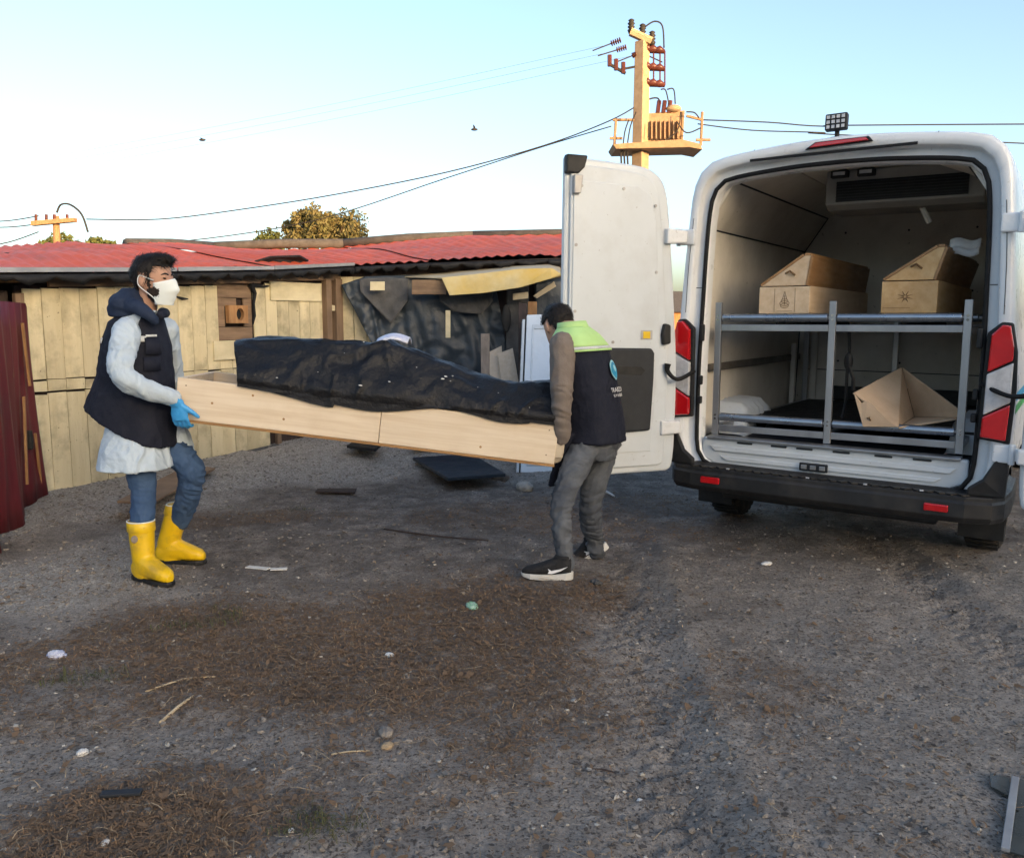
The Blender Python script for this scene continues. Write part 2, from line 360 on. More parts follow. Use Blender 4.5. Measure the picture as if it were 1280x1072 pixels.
def wet_shade_mask(X, Y):
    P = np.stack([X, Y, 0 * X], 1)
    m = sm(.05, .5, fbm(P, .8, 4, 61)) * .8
    m = np.maximum(m, sm(1.2, .5, blob(X, Y, 2.2, 6.0, 1.9, 1.0, 0) + fbm(P, 2, 3, 7) * .4))  # dark patch painted into the soil colour as shade under the van
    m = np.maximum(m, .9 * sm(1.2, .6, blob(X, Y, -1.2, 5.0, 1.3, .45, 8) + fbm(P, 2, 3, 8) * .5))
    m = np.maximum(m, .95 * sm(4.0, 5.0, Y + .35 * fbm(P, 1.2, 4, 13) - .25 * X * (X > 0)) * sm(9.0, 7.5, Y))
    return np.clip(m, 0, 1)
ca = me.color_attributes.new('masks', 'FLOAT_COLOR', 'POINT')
ca.data.foreach_set('color', np.stack([straw_mask(X, Y), gravel_mask(X, Y), wet_shade_mask(X, Y), np.ones_like(X)], 1).ravel())
gm = bpy.data.materials.new('ground_soil'); gm.use_nodes = True; n = gm.node_tree; L = n.links; B = n.nodes['Principled BSDF']
def N(t, **k):
    q = n.nodes.new(t)
    for a, b in k.items(): setattr(q, a, b)
    return q
geo = N('ShaderNodeNewGeometry'); att = N('ShaderNodeAttribute', attribute_name='masks'); sep = N('ShaderNodeSeparateColor'); L.new(att.outputs['Color'], sep.inputs[0])
def gn(sc, det=8, rough=.65):
    z = N('ShaderNodeTexNoise'); L.new(geo.outputs['Position'], z.inputs['Vector']); z.inputs['Scale'].default_value = sc; z.inputs['Detail'].default_value = det; z.inputs['Roughness'].default_value = rough; return z.outputs['Fac']
def mr(x, a, b, c=0., d=1.):
    q = N('ShaderNodeMapRange'); L.new(x, q.inputs[0])
    for i, val in zip((1, 2, 3, 4), (a, b, c, d)): q.inputs[i].default_value = val
    return q.outputs[0]
def mix(f, a, b):
    q = N('ShaderNodeMix', data_type='RGBA')
    if isinstance(f, float): q.inputs[0].default_value = f
    else: L.new(f, q.inputs[0])
    for s_, x in ((6, a), (7, b)):
        if isinstance(x, tuple): q.inputs[s_].default_value = (*x, 1)
        else: L.new(x, q.inputs[s_])
    return q.outputs[2]
def mul(a, b):
    q = N('ShaderNodeMath', operation='MULTIPLY'); L.new(a, q.inputs[0])
    if isinstance(b, float): q.inputs[1].default_value = b
    else: L.new(b, q.inputs[1])
    return q.outputs[0]
def vor(sc):
    z = N('ShaderNodeTexVoronoi'); L.new(geo.outputs['Position'], z.inputs['Vector']); z.inputs['Scale'].default_value = sc; return z
soil = mix(mr(gn(2.2), .35, .65), (.335, .298, .262), (.21, .182, .157))
soil = mix(mr(gn(28), .45, .7), soil, (.44, .39, .34))
soil = mix(mr(gn(70), .52, .62), soil, (.090, .074, .063))
soil = mix(mul(sep.outputs[0], mr(gn(22), .34, .58, .15, .95)), soil, (.150, .102, .070))
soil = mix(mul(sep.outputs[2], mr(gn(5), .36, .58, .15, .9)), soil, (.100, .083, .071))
v1 = vor(95); vb = N('ShaderNodeSeparateColor'); L.new(v1.outputs['Color'], vb.inputs[0])
grav = mix(mr(vb.outputs[0], .1, .95), (.25, .23, .205), (.52, .48, .43))
gfac = mul(sep.outputs[1], mr(gn(12), .25, .55, .35, .95))
soil = mix(gfac, soil, grav)
speck = mul(mr(vb.outputs[1], .90, .93), mr(v1.outputs['Distance'], .25, .45, 1., 0.))
soil = mix(mul(speck, .6), soil, (.34, .32, .30))
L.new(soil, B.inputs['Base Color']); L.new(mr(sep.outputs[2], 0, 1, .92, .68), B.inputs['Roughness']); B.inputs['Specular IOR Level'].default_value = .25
bp1 = N('ShaderNodeBump'); bp1.inputs['Strength'].default_value = 1.0; bp1.inputs['Distance'].default_value = .022; L.new(gn(45, 10, .72), bp1.inputs['Height'])
bp2 = N('ShaderNodeBump'); bp2.inputs['Strength'].default_value = .5; bp2.inputs['Distance'].default_value = .006; L.new(mr(v1.outputs['Distance'], 0, .6, 1, 0), bp2.inputs['Height']); L.new(bp1.outputs[0], bp2.inputs['Normal'])
L.new(bp2.outputs[0], B.inputs['Normal'])
ground = link('ground', me, gm); tag(ground, kind='structure')

# unseen ridge added behind the camera to block low sun from the yard
hd = V((sdir.x, sdir.y)).normalized(); ht = V((-hd.y, hd.x)); mb = MB(); rings = []
for i in range(-60, 61):
    a = i * 4.0; row = []
    for k in range(13):
        t = k / 12; prof = math.sin(PI * t) ** 1.3
        p = hd * (SHADE_RIDGE_D + (t - .5) * 60) + ht * a
        hh = SHADE_RIDGE_H * prof * (1 + .01 * math.sin(a * .021) + .005 * math.sin(a * .063 + 1))
        row.append((p.x, p.y, hh - .3 * (1 - prof)))
    rings.append(row)
mb.loft(rings, cap=False, closed=False); tag(mb.build('shade_ridge', M['shade_ridge_mat'], smooth=True), kind='structure')

defm('soil_dark', (.085, .07, .06), (.05, .042, .036), 8, .9)
# ------------------------------------------------------------------ loose ground cover (nobody could count it)
rng = np.random.RandomState(5)
def scatter(n, dens, ylo=1.7, yhi=9.0, pw=1.0):
    out = []
    while len(out) < n:
        k = n * 3; Yc = ylo + (yhi - ylo) * rng.rand(k) ** pw; Xc = (rng.rand(k) * 2 - 1) * (Yc * .68 + .25)
        keep = rng.rand(k) < dens(Xc, Yc); out += list(zip(Xc[keep], Yc[keep]))
    return np.array(out[:n])
def strips(name, n, dens, mname, lmin, lmax, wid, ylo=1.7, yhi=8., pw=1.2, lift=.02, seed=1):
    pts = scatter(n, dens, ylo, yhi, pw); z = ground_h(pts[:, 0], pts[:, 1]); vs, fs = [], []
    for (x, y), zz in zip(pts, z):
        Lg = lmin + (lmax - lmin) * rng.rand() ** 2; a = rng.rand() * 2 * PI; bend = rng.randn() * .9; w_ = wid * (.5 + rng.rand()); b = len(vs)
        px, py = x, y; tilt = abs(rng.randn()) * lift
        for k in range(4):
            aa = a + bend * (k / 3 - .5); t = k / 3
            hz = zz + .006 + tilt * math.sin(PI * t * .9) + rng.rand() * .002
            ox, oy = -math.sin(aa) * w_, math.cos(aa) * w_
            vs += [(px + ox, py + oy, hz), (px - ox, py - oy, hz + w_ * .6)]
            px += math.cos(aa) * Lg / 3; py += math.sin(aa) * Lg / 3
        for k in range(3): fs.append((b + 2 * k, b + 2 * k + 1, b + 2 * k + 3, b + 2 * k + 2))
    m_ = bpy.data.meshes.new(name); m_.from_pydata(vs, [], fs); m_.update(); return link(name, m_, M[mname])
o = strips('dry_straw', 26000, lambda x, y: .03 + .97 * straw_mask(x, y) ** 1.5, 'straw', .012, .07, .0012, lift=.006)
tag(o, 'brown dead grass and straw trodden into the dark soil', 'straw', kind='stuff')
o = strips('pale_straw', 3800, lambda x, y: .10 + .9 * straw_mask(x, y), 'straw_pale', .012, .09, .0010, lift=.007)
tag(o, 'scattered pale dry stalks lying on the soil', 'straw', kind='stuff')
def tufts(x, y): return np.maximum(np.maximum(sm(1.1, .5, blob(x, y, -1.75, 3.35, .28, .22)), sm(1.1, .5, blob(x, y, -1.6, 3.95, .35, .2))), np.maximum(sm(1.1, .5, blob(x, y, -.55, 2.32, .2, .14)), .8 * sm(1.1, .5, blob(x, y, -1.7, 6.35, .8, .14))))
o = strips('green_grass', 520, lambda x, y: tufts(x, y) * (fbm(np.stack([x, y, 0 * x], 1), 5, 3, 3) > .0), 'grass', .015, .05, .0012, lift=.022)
tag(o, 'thin green grass blades among the dead straw', 'grass', kind='stuff')
def flakes(name, n, dens, mname, smin, smax):
    pts = scatter(n, dens, 1.7, 8., 1.2); z = ground_h(pts[:, 0], pts[:, 1]); vs, fs = [], []
    for (x, y), zz in zip(pts, z):
        s_ = smin + (smax - smin) * rng.rand() ** 2; a = rng.rand() * 6.28; b = len(vs); e = .35 + .5 * rng.rand(); tl = rng.randn() * .35
        for k in range(5):
            t = a + 2 * PI * k / 5; q = s_ * (.7 + .6 * rng.rand()); lx, ly = math.cos(t) * q, math.sin(t) * q * e
            vs.append((x + lx * math.cos(a) - ly * math.sin(a), y + lx * math.sin(a) + ly * math.cos(a), zz + .007 + abs(tl) * s_ * .5 + lx * tl * .6))
        fs.append(tuple(range(b, b + 5)))
    m_ = bpy.data.meshes.new(name); m_.from_pydata(vs, [], fs); m_.update(); return link(name, m_, M[mname])
o = flakes('leaf_litter', 9000, lambda x, y: .05 + .95 * straw_mask(x, y) ** 1.3, 'straw', .004, .018)
tag(o, 'flat brown leaf scraps and bark bits in the dirt', 'leaf litter', kind='stuff')
o = flakes('soil_crumbs', 9000, lambda x, y: .5 + .5 * wet_shade_mask(x, y), 'soil_dark', .003, .014)
tag(o, 'dark crumbs of damp earth lying over the yard', 'soil', kind='stuff')
def stones(name, n, dens, mname, rmin, rmax, ylo=1.7, yhi=9., pw=1.25):
    base = []; ico = [(-.526, 0, .851), (.526, 0, .851), (-.526, 0, -.851), (.526, 0, -.851), (0, .851, .526), (0, .851, -.526), (0, -.851, .526), (0, -.851, -.526), (.851, .526, 0), (-.851, .526, 0), (.851, -.526, 0), (-.851, -.526, 0)]
    F20 = [(0, 1, 4), (0, 4, 9), (9, 4, 5), (4, 8, 5), (4, 1, 8), (8, 1, 10), (8, 10, 3), (5, 8, 3), (5, 3, 2), (2, 3, 7), (7, 3, 10), (7, 10, 6), (7, 6, 11), (11, 6, 0), (0, 6, 1), (6, 10, 1), (9, 11, 0), (9, 2, 11), (9, 5, 2), (7, 11, 2)]
    ico = np.array(ico); pts = scatter(n, dens, ylo, yhi, pw); z = ground_h(pts[:, 0], pts[:, 1])
    r = rmin + (rmax - rmin) * rng.rand(n) ** 3.5
    jit = 1 + .28 * rng.randn(n, 12, 1); sc = np.stack([.8 + .5 * rng.rand(n), .8 + .5 * rng.rand(n), .45 + .35 * rng.rand(n)], 1)[:, None, :]
    vv = ico[None] * jit * sc * r[:, None, None]; a = rng.rand(n) * 2 * PI; c_, s_ = np.cos(a)[:, None], np.sin(a)[:, None]
    vx = vv[..., 0] * c_ - vv[..., 1] * s_; vy = vv[..., 0] * s_ + vv[..., 1] * c_
    vv = np.stack([vx + pts[:, 0:1], vy + pts[:, 1:2], vv[..., 2] + z[:, None] + (r * .15)[:, None]], -1).reshape(-1, 3)
    ff = (np.array(F20)[None] + (np.arange(n) * 12)[:, None, None]).reshape(-1, 3)
    m_ = bpy.data.meshes.new(name); m_.from_pydata(vv.tolist(), [], ff.tolist()); m_.update(); return link(name, m_, M[mname])
o = stones('gravel', 22000, lambda x, y: .22 + .6 * gravel_mask(x, y) - .17 * straw_mask(x, y), 'pebble', .002, .013)
tag(o, 'grey gravel and small stones strewn over the yard', 'gravel', kind='stuff')
o = stones('pale_gravel', 2600, lambda x, y: .3 + .7 * gravel_mask(x, y) - .2 * straw_mask(x, y), 'pebble_pale', .0022, .010)
tag(o, 'pale chips of stone strewn over the yard', 'gravel', kind='stuff')

# ------------------------------------------------------------------ shack
def sw(s, z, o=0.0):
    """point on the shack's plank side wall: s along it, z up, o outward"""
    p = SA + SD * s + SN * o; return V((p.x, p.y, z))
SD3 = V((SD.x, SD.y, 0)); SN3 = V((SN.x, SN.y, 0)); UP = V((0, 0, 1))
shack = thing('shack', 'low patched shack of cream planks with a red corrugated metal roof', 'shack', (SA.x, SA.y, 0))
r = random.Random(3)
def wboard(name, s0, s1, z0, z1, m, o=0., th=.02, lean=0., parent=shack, bev=.003):
    a = sw(s0, z0, o); b = MB()
    j = [r.uniform(-.004, .004) for _ in range(4)]
    pts = [sw(s0, z0 + j[0], o), sw(s1, z0 + j[1], o), sw(s1 + lean, z1 + j[2], o), sw(s0 + lean, z1 + j[3], o)]
    b.prism(pts, SN3 * th); return b.build(name, M[m], parent, bevel=bev)
s = -.02; k = 0
while s < 3.28:
    wd = .147 + r.uniform(-.012, .012); e = s + wd - .004; z0 = .06 + .035 * s + r.uniform(-.015, .02); zt = 1.71 + .05 * s
    lo = e < 2.42
    if lo:
        wboard('plank', s, e, z0, .885 + r.uniform(-.012, .012), 'plank', r.uniform(0, .006))
        wboard('plank', s, e, .905, .99 + r.uniform(-.01, .01), 'plank', r.uniform(.002, .008))
    if not (1.72 < (s + e) / 2 < 2.2):
        wboard('plank', s, e, 1.0 if lo else .62, zt - r.uniform(0, .02), 'plank', r.uniform(0, .006))
    else:
        wboard('plank', s, e, 1.0, 1.25, 'plank', r.uniform(0, .004))
    s += wd
# backing behind the boards
MB().prism([sw(-.05, .0, -.03), sw(3.35, .1, -.03), sw(3.35, 1.9, -.03), sw(-.05, 1.72, -.03)], -SN3 * .03).build('backing_board', M['dark_wood'], shack)
MB().prism([sw(-.1, -.1, -.06), sw(2.45, .0, -.06), sw(2.45, .2, -.06), sw(-.1, .08, -.06)], SN3 * .16).build('plinth', M['felt'], shack, bevel=.02)
# patched window with the flue block
for (a, b, c, d) in ((1.74, 2.19, 1.675, 1.80), (1.74, 1.86, 1.40, 1.665), (2.09, 2.19, 1.40, 1.665), (1.74, 2.19, 1.27, 1.39)):
    wboard('patch_board', a, b, c, d, 'old_wood', .0, .02)
wboard('patch_board', 1.74, 2.0, 1.59, 1.667, 'old_wood', .004, .02)
fb = MB(); cpt = sw(1.985, 1.515, .02); n = 20
outer = []; inner = []
for i in range(n):
    t = 2 * PI * (i + .5) / n; ct, st_ = math.cos(t), math.sin(t); q = max(abs(ct), abs(st_))
    outer.append(cpt + SD3 * (.115 * ct / q) + UP * (.085 * st_ / q)); inner.append(cpt + SD3 * (.045 * ct + .02) + UP * (.058 * st_))
fb.loft([[p + SN3 * 0 for p in inner], [p + SN3 * .05 for p in inner], [p + SN3 * .05 for p in outer], [p for p in outer]], cap=False)
flue = fb.build('flue_block', M['orange_wood'], shack)
MB().prism([p + SN3 * .004 for p in inner], SN3 * .003).build('flue_hole', M['black'], flue)
wboard('patch_board', 1.70, 2.18, 1.085, 1.265, 'plank_pale', .025, .022)
wboard('patch_board', 2.42, 3.12, 1.66, 1.845, 'plank_pale', .025, .022)
tb = MB(); tb.tube([sw(2.2, 1.86, .03), sw(2.17, 1.8, .05), sw(2.22, 1.72, .04), sw(2.19, 1.62, .05), sw(2.21, 1.5, .03), sw(2.19, 1.42, .03)], [.012, .03, .022, .016, .02, .008], 6); tb.tube([sw(2.2, 1.8, .04), sw(2.33, 1.79, .05), sw(2.42, 1.80, .03)], [.02, .012, .006], 6)
tb.build('torn_tape', M['bitumen'], shack)
MB().tube([sw(1.32, 1.67, .03), sw(1.38, 1.65, .045), sw(1.45, 1.65, .03)], [.006, .014, .005], 6).build('torn_tape', M['bitumen'], shack)
# corner posts and fascia boards
for s0, s1, o, m in ((3.16, 3.24, .02, 'old_wood_v'), (3.30, 3.40, .03, 'old_wood_v')): wboard('post', s0, s1, .2, 1.9, m, o, .07)
wboard('post', -.09, -.025, .0, 1.66, 'old_wood_v', 0, .05)
wboard('post', 2.455, 2.51, .06, .9, 'old_wood_v', -.01, .04)
wboard('knot_block', 3.245, 3.295, 1.56, 1.62, 'plank_pale', .03, .05)
for s0, s1, z0, z1, m in ((-1.5, .16, 1.675, 1.765, 'orange_wood'), (.165, 1.18, 1.715, 1.80, 'old_wood'), (1.185, 2.28, 1.77, 1.85, 'old_wood'), (2.285, 3.42, 1.84, 1.965, 'old_wood')):
    b = MB(); b.prism([sw(s0, z0, .03), sw(s1, z0 + .045 * (s1 - s0), .03), sw(s1, z1 + .045 * (s1 - s0), .03), sw(s0, z1 + .045 * (s1 - s0) * .6, .03)], SN3 * .035); b.build('fascia_board', M[m], shack, bevel=.004)
# doorway recess left of the wall (dark inside)
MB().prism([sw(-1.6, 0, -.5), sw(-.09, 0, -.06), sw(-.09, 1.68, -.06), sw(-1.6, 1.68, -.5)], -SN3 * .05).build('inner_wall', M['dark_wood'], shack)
# red sheet-metal door swung toward the yard, panels of folded sheet
dA, dB = V((-3.66, 6.38)), V((-3.13, 4.75)); dd = (dB - dA); dl = dd.length; dd.normalize(); dn = V((-dd.y, dd.x)) * -1
if dn.x < 0: dn = -dn
def dpt(q, z, o=0): p = dA + dd * q + dn * o; return V((p.x, p.y, z))
top, bot = [], []
b = MB(); rows = []
for zi in range(9):
    t = zi / 8; row = []
    for k in range(45):
        q = dl * k / 44; ph = (q / .19) % 1
        o_ = .020 * (sm(.0, .12, ph) - sm(.42, .54, ph)) + .006 * math.sin(q * 7 + t * 5)
        zb = gh(*(dA + dd * q)) + .01 + .015 * math.sin(q * 13); zt = 1.585 - .05 * sm(.05, .0, q) * 4
        o_ += .05 * (1 - t) ** 3 * math.sin(q * 9 + 1)
        row.append(dpt(q, zb + (zt - zb) * t, float(o_)))
    rows.append(row)
b.loft(rows, cap=False, closed=False); rdoor = b.build('door', M['red_door'], shack, smooth=True)
tag(rdoor, 'dark red folded metal door')
sl = rdoor.modifiers.new('solid', 'SOLIDIFY'); sl.thickness = .004
for (q0, z0, q1, z1, wd) in ((.30, 1.44, .22, .98, .035), (.42, .92, .52, .30, .03), (.16, .62, .07, .12, .03)):
    a, c = dpt(q0, z0, .034), dpt(q1, z1, .034); MB().prism([a, a + V((dd.x, dd.y, 0)) * wd, c + V((dd.x, dd.y, 0)) * wd * .7, c], V((dn.x, dn.y, 0)) * .016).build('door_batten', M['orange_wood'], shack)
MB().box(dpt(.40, .60, .045), (.05, .05, .14), Matrix.Rotation(math.atan2(dd.y, dd.x), 3, 'Z')).build('latch', M['black'], shack, bevel=.012)
# roof: separate corrugated red sheets lying from eave to ridge
def lerp(a, b, t): return a + (b - a) * t
eav = [(-1.9, 1.71), (-.4, 1.775), (1.2, 1.86), (2.3, 1.93), (3.45, 2.03)]
E_ = [V((SA + SD * s + SN * .22).to_3d()) + UP * (z + .03) for s, z in eav]
E_ += [V((-.9, 9.25, 2.10)), V((.4, 9.55, 2.16)), V((1.66, 9.72, 2.2))]
R_ = [V((-7.2, 6.7, 2.05)), V((-5.7, 8.4, 2.13)), V((-4.95, 9.7, 2.36)), V((-4.95, 11.0, 2.40)), V((-4.4, 12.6, 2.50)), V((-2.6, 13.2, 2.60)), V((-.6, 13.2, 2.72)), V((2.25, 13.2, 2.74))]
NS = 7
for i in range(NS):
    cols = 44; rows = []
    sub = 2
    for c in range(cols + 1):
        t = c / cols; e = lerp(E_[i], E_[i + 1], t); q = lerp(R_[i], R_[i + 1], t); Lw = (E_[i + 1] - E_[i]).length
        row = []
        for k in range(15):
            u = k / 14; p = lerp(e, q, u)
            cor = .011 * math.sin(2 * PI * t * round(Lw / .12)) if True else 0
            p = p + UP * (cor + .02 * math.sin(u * 9 + (i + t) * .7) * math.sin((i + t) * 3) + .03 * math.sin(u * PI) + (i % 2) * .012 + .035 * u * math.sin(2.1 * (i + t) + 1.0))
            row.append(p)
        rows.append(row)
    b = MB(); b.loft(rows, cap=False, closed=False); o = b.build('roof_sheet', M['red_roof'], shack, smooth=True)
    # black tarred underlay hanging below the eave, grey metal edge above
    b = MB(); rows = []
    for c in range(31):
        t = c / 30; e = lerp(E_[i], E_[i + 1], t); out = (e - lerp(R_[i], R_[i + 1], t)); out.z = 0; out.normalize()
        wv = .02 * math.sin(c * .9 + i * 2) + .012 * math.sin(c * 2.3 + i)
        rows.append([e - out * .35 - UP * .03, e + out * .0 - UP * .025, e + out * .03 - UP * (.05 + wv * .4), e + out * .01 - UP * (.085 + wv)])
    b.loft(rows, cap=False, closed=False); u_ = b.build('eave_felt', M['bitumen'], shack, smooth=True); sl = u_.modifiers.new('s', 'SOLIDIFY'); sl.thickness = .008
    if i < 4:
        b = MB(); out = V((SN.x, SN.y, 0)); a, c = E_[i] + out * .02 - UP * .012, E_[i + 1] + out * .02 - UP * .012
        b.prism([a, c - (c - a) * .01, c - (c - a) * .01 + UP * .032, a + UP * .036], out * .01); b.build('metal_edge', M['zinc'], shack)
for i in range(3, 7):                                           # grey ridge capping
    b = MB(); b.tube([R_[i] + UP * .03, lerp(R_[i], R_[i + 1], .5) + UP * .05, R_[i + 1] + UP * .03], .07, 8); b.build('ridge_cap', M['felt'], shack, smooth=True)
# dark plastic skylight hatch on the eave
b = MB(); pts = [at(318, 328, 8.75), at(338, 322, 8.8), at(375, 321, 8.95), at(386, 327, 9.1), at(352, 332, 8.9)]
b.prism(pts, UP * .02); b.build('roof_flap', M['bitumen'], shack, bevel=.005)
# dark decking under the sheets
for i in range(NS):
    b = MB(); b.loft([[lerp(E_[i], R_[i], k / 8) - UP * (.05 - .03 * math.sin(k / 8 * PI)) for k in range(9)], [lerp(E_[i + 1], R_[i + 1], k / 8) - UP * (.05 - .03 * math.sin(k / 8 * PI)) for k in range(9)]], cap=False, closed=False); b.build('roof_deck', M['dark_wood'], shack)
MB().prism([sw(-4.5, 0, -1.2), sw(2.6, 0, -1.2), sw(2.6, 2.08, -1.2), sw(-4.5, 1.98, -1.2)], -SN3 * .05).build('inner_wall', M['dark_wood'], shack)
# ---- front wall under the tarpaulin
C3 = V((SC.x, SC.y, 0)); F3 = (V((SE.x, SE.y, 0)) - C3); FL = F3.length; F3.normalize(); FN = V((F3.y, -F3.x, 0))
def fw(q, z, o=0): return C3 + F3 * q + FN * o + UP * z
q = .06
while q < .75:
    b = MB(); b.prism([fw(q, .2), fw(q + .135, .2), fw(q + .135, 1.93), fw(q, 1.93)], FN * .02); b.build('plank', M['plank'], shack, bevel=.003); q += .14
MB().prism([fw(.05, .1, -.04), fw(FL, .1, -.04), fw(FL, 2.19, -.04), fw(.05, 2.06, -.04)], -FN * .03).build('backing_board', M['dark_wood'], shack)
def drape(name, poly_lo, poly_hi, m, n=40, mrow=26, amp=.035, seed=0, o=.05):
    """sheet hung between an upper and a lower edge (lists of (q, z)), with hanging folds"""
    n = int(n * 1.8); mrow = int(mrow * 1.7); qs = np.linspace(0, 1, n); hi = np.array(poly_hi); lo = np.array(poly_lo); th = np.linspace(0, 1, len(hi)); tl = np.linspace(0, 1, len(lo))
    rows = []
    for k in range(mrow):
        t = k / (mrow - 1); row = []
        for i in range(n):
            h = np.array([np.interp(qs[i], th, hi[:, 0]), np.interp(qs[i], th, hi[:, 1])]); l = np.array([np.interp(qs[i], tl, lo[:, 0]), np.interp(qs[i], tl, lo[:, 1])])
            p = h + (l - h) * t
            row.append((p[0], p[1], t))
        rows += row
    A = np.array(rows); Q = np.stack([A[:, 0] * 3.6 + .7 * A[:, 1], A[:, 1] * .9, 0 * A[:, 0] + seed], 1); f = 1 - 2.2 * np.abs(fbm(Q, 1.7, 2, seed)); Q2 = np.stack([A[:, 0] * 2.0 - A[:, 1] * 2.2, A[:, 1] * 2.2 + A[:, 0], 0 * A[:, 0] + seed + 3], 1); g = 1 - 2.2 * np.abs(fbm(Q2, 2.2, 3, seed + 4))
    d = o + amp * (.35 + A[:, 2]) * (f * .9 + g * .7) + .04 * A[:, 2]; pts_ = [fw(a[0], a[1], float(dd_)) for a, dd_ in zip(A, d)]; rows = [pts_[k * n:(k + 1) * n] for k in range(mrow)]
    b = MB(); b.loft(rows, cap=False, closed=False); x = b.build(name, M[m], shack, smooth=True); sl = x.modifiers.new('s', 'SOLIDIFY'); sl.thickness = .004; return x
drape('tarpaulin', [(.45, 1.12), (.62, .75), (1.0, .45), (1.5, .35), (2.05, .3)], [(.08, 1.84), (.35, 1.93), (.9, 1.95), (1.5, 1.93), (1.75, 1.9)], 'tarp_blue', 46, 30, .05, 2, .10)
drape('tarpaulin', [(2.15, .4), (2.8, .4), (FL, .4)], [(2.2, 1.9), (2.8, 1.95), (FL, 2.0)], 'tarp_blue', 24, 16, .03, 5, .06)
drape('felt_patch', [(.30, 1.76), (.62, 1.42), (.80, 1.66)], [(.28, 1.90), (.6, 1.92), (.82, 1.90)], 'felt', 14, 8, .02, 7, .16)
drape('felt_patch', [(1.15, 1.66), (1.3, 1.55), (1.6, 1.52), (1.72, 1.66)], [(1.12, 1.86), (1.4, 1.86), (1.74, 1.86)], 'felt', 16, 8, .02, 8, .20)
drape('felt_patch', [(1.86, .55), (1.98, .50), (2.14, .55)], [(1.88, 1.84), (2.0, 1.84), (2.12, 1.84)], 'felt', 10, 18, .03, 9, .19)
def fboard(name, u0, v0, u1, v1, Y, m, th=.03, sl=0):
    a, b_, c, d = at(u0, v1, Y), at(u1, v1 + sl, Y), at(u1, v0 + sl, Y), at(u0, v0, Y)
    return MB().prism([a, b_, c, d], V((0, .0, 0)) + FN * th).build(name, M[m], shack, bevel=.003)
fboard('fascia_board', 515, 350, 558, 368, 9.05, 'old_wood'); fboard('patch_board', 463, 352, 481, 363, 9.1, 'plank_pale'); fboard('batten', 557, 388, 563, 422, 9.08, 'plank_pale')
fboard('patch_board', 641, 367, 660, 375, 9.15, 'cream_sheet', sl=-2)
b = MB(); b.prism([at(666, 370, 9.2), at(671, 373, 9.2), at(695, 358, 9.2), at(692, 352, 9.2)], FN * .03); b.build('batten', M['cream_sheet'], shack, bevel=.003)
MB().ell(at(633, 398, 9.12), (.05, .012, .15)).build('felt_tear', M['black'], shack, smooth=True)
# yellow sheet lying over the eave: pale top, folded-down yellow front, ragged end
p = [at(552, 347, 8.95), at(600, 342, 8.92), at(650, 336, 8.9), at(690, 335, 8.9), at(701, 342, 8.9)]
q = [at(562, 369, 8.88), at(604, 366, 8.86), at(650, 359, 8.84), at(688, 348, 8.84), at(701, 344, 8.84)]
bk = [at(470, 344, 9.6), at(560, 338, 9.7), at(640, 331, 9.8), at(685, 329, 9.8), at(701, 333, 9.8)]
b = MB(); b.loft([q, p], cap=False, closed=False); o = b.build('bent_sheet', M['yellow_sheet'], shack); o.modifiers.new('s', 'SOLIDIFY').thickness = .012
b = MB(); b.loft([p, bk], cap=False, closed=False); o = b.build('bent_sheet', M['cream_sheet'], shack); o.modifiers.new('s', 'SOLIDIFY').thickness = .012

# ------------------------------------------------------------------ things leaning on the shack
def leaning(name, label, cat, m, corners, th, group=None, bev=.004):
    """corners: bottom-left, bottom-right, top-right, top-left in the world; th thickness vector"""
    b = MB(); b.prism(corners, th); o = b.build(name, M[m], bevel=bev); return tag(o, label, cat, group)
bl, br_ = at(650, 592, 8.0), at(702, 592, 8.05); tl_, tr_ = at(658, 396, 8.75), at(712, 394, 8.8)
wd = thing('panel_door', 'white plastic door leaning against the shack behind the bending man', 'door', bl)
nrm = (br_ - bl).cross(tl_ - bl).normalized(); nrm = nrm if nrm.y < 0 else -nrm
MB().prism([bl, br_, tr_, tl_], nrm * .05).build('leaf', M['upvc'], wd, bevel=.006)
def q4(a, b_): return bl + (br_ - bl) * a + (lerp(tl_, tr_, a) - lerp(bl, br_, a)) * b_
b = MB()
for x0, x1, y0, y1 in ((.13, .17, .04, .93), (.83, .87, .04, .93), (.17, .83, .90, .93), (.17, .83, .04, .07)): b.prism([q4(x0, y0) + nrm * .05, q4(x1, y0) + nrm * .05, q4(x1, y1) + nrm * .05, q4(x0, y1) + nrm * .05], nrm * .012)
b.build('moulding', M['upvc'], wd, bevel=.003)
b = MB(); b.prism([q4(-.10, 0), q4(-.04, 0), q4(-.04, .97), q4(-.10, .97)], nrm * .05); b.build('frame_strip', M['upvc'], wd, bevel=.004)
b = MB(); b.prism([q4(-.04, 0), q4(0, 0), q4(0, .97), q4(-.04, .97)], nrm * .02); b.build('frame_gap', M['black'], wd)
leaning('leaning_board', 'grey weathered plank standing upright against the dark tarpaulin', 'plank', 'grey_wood', [at(602, 520, 8.75), at(612, 520, 8.75), at(612, 417, 9.0), at(601, 417, 9.0)], V((0, -.03, 0)))
leaning('leaning_board', 'left of the two cut chipboard offcuts leaning by the tarpaulin', 'board', 'particle', [at(622, 515, 8.72), at(632, 515, 8.72), at(627, 432, 8.95), at(607, 442, 8.95)], V((0, -.02, 0)))
leaning('leaning_board', 'right, larger chipboard offcut leaning by the tarpaulin', 'board', 'particle', [at(631, 515, 8.62), at(655, 515, 8.62), at(641, 435, 8.85), at(622, 442, 8.85)], V((0, -.02, 0)))
leaning('leaning_board', 'dark stained plank leaning against the shack beside the white door', 'plank', 'dark_wood', [at(648, 540, 8.55), at(662, 540, 8.55), at(658, 380, 8.98), at(648, 378, 8.98)], V((0, -.04, 0)))
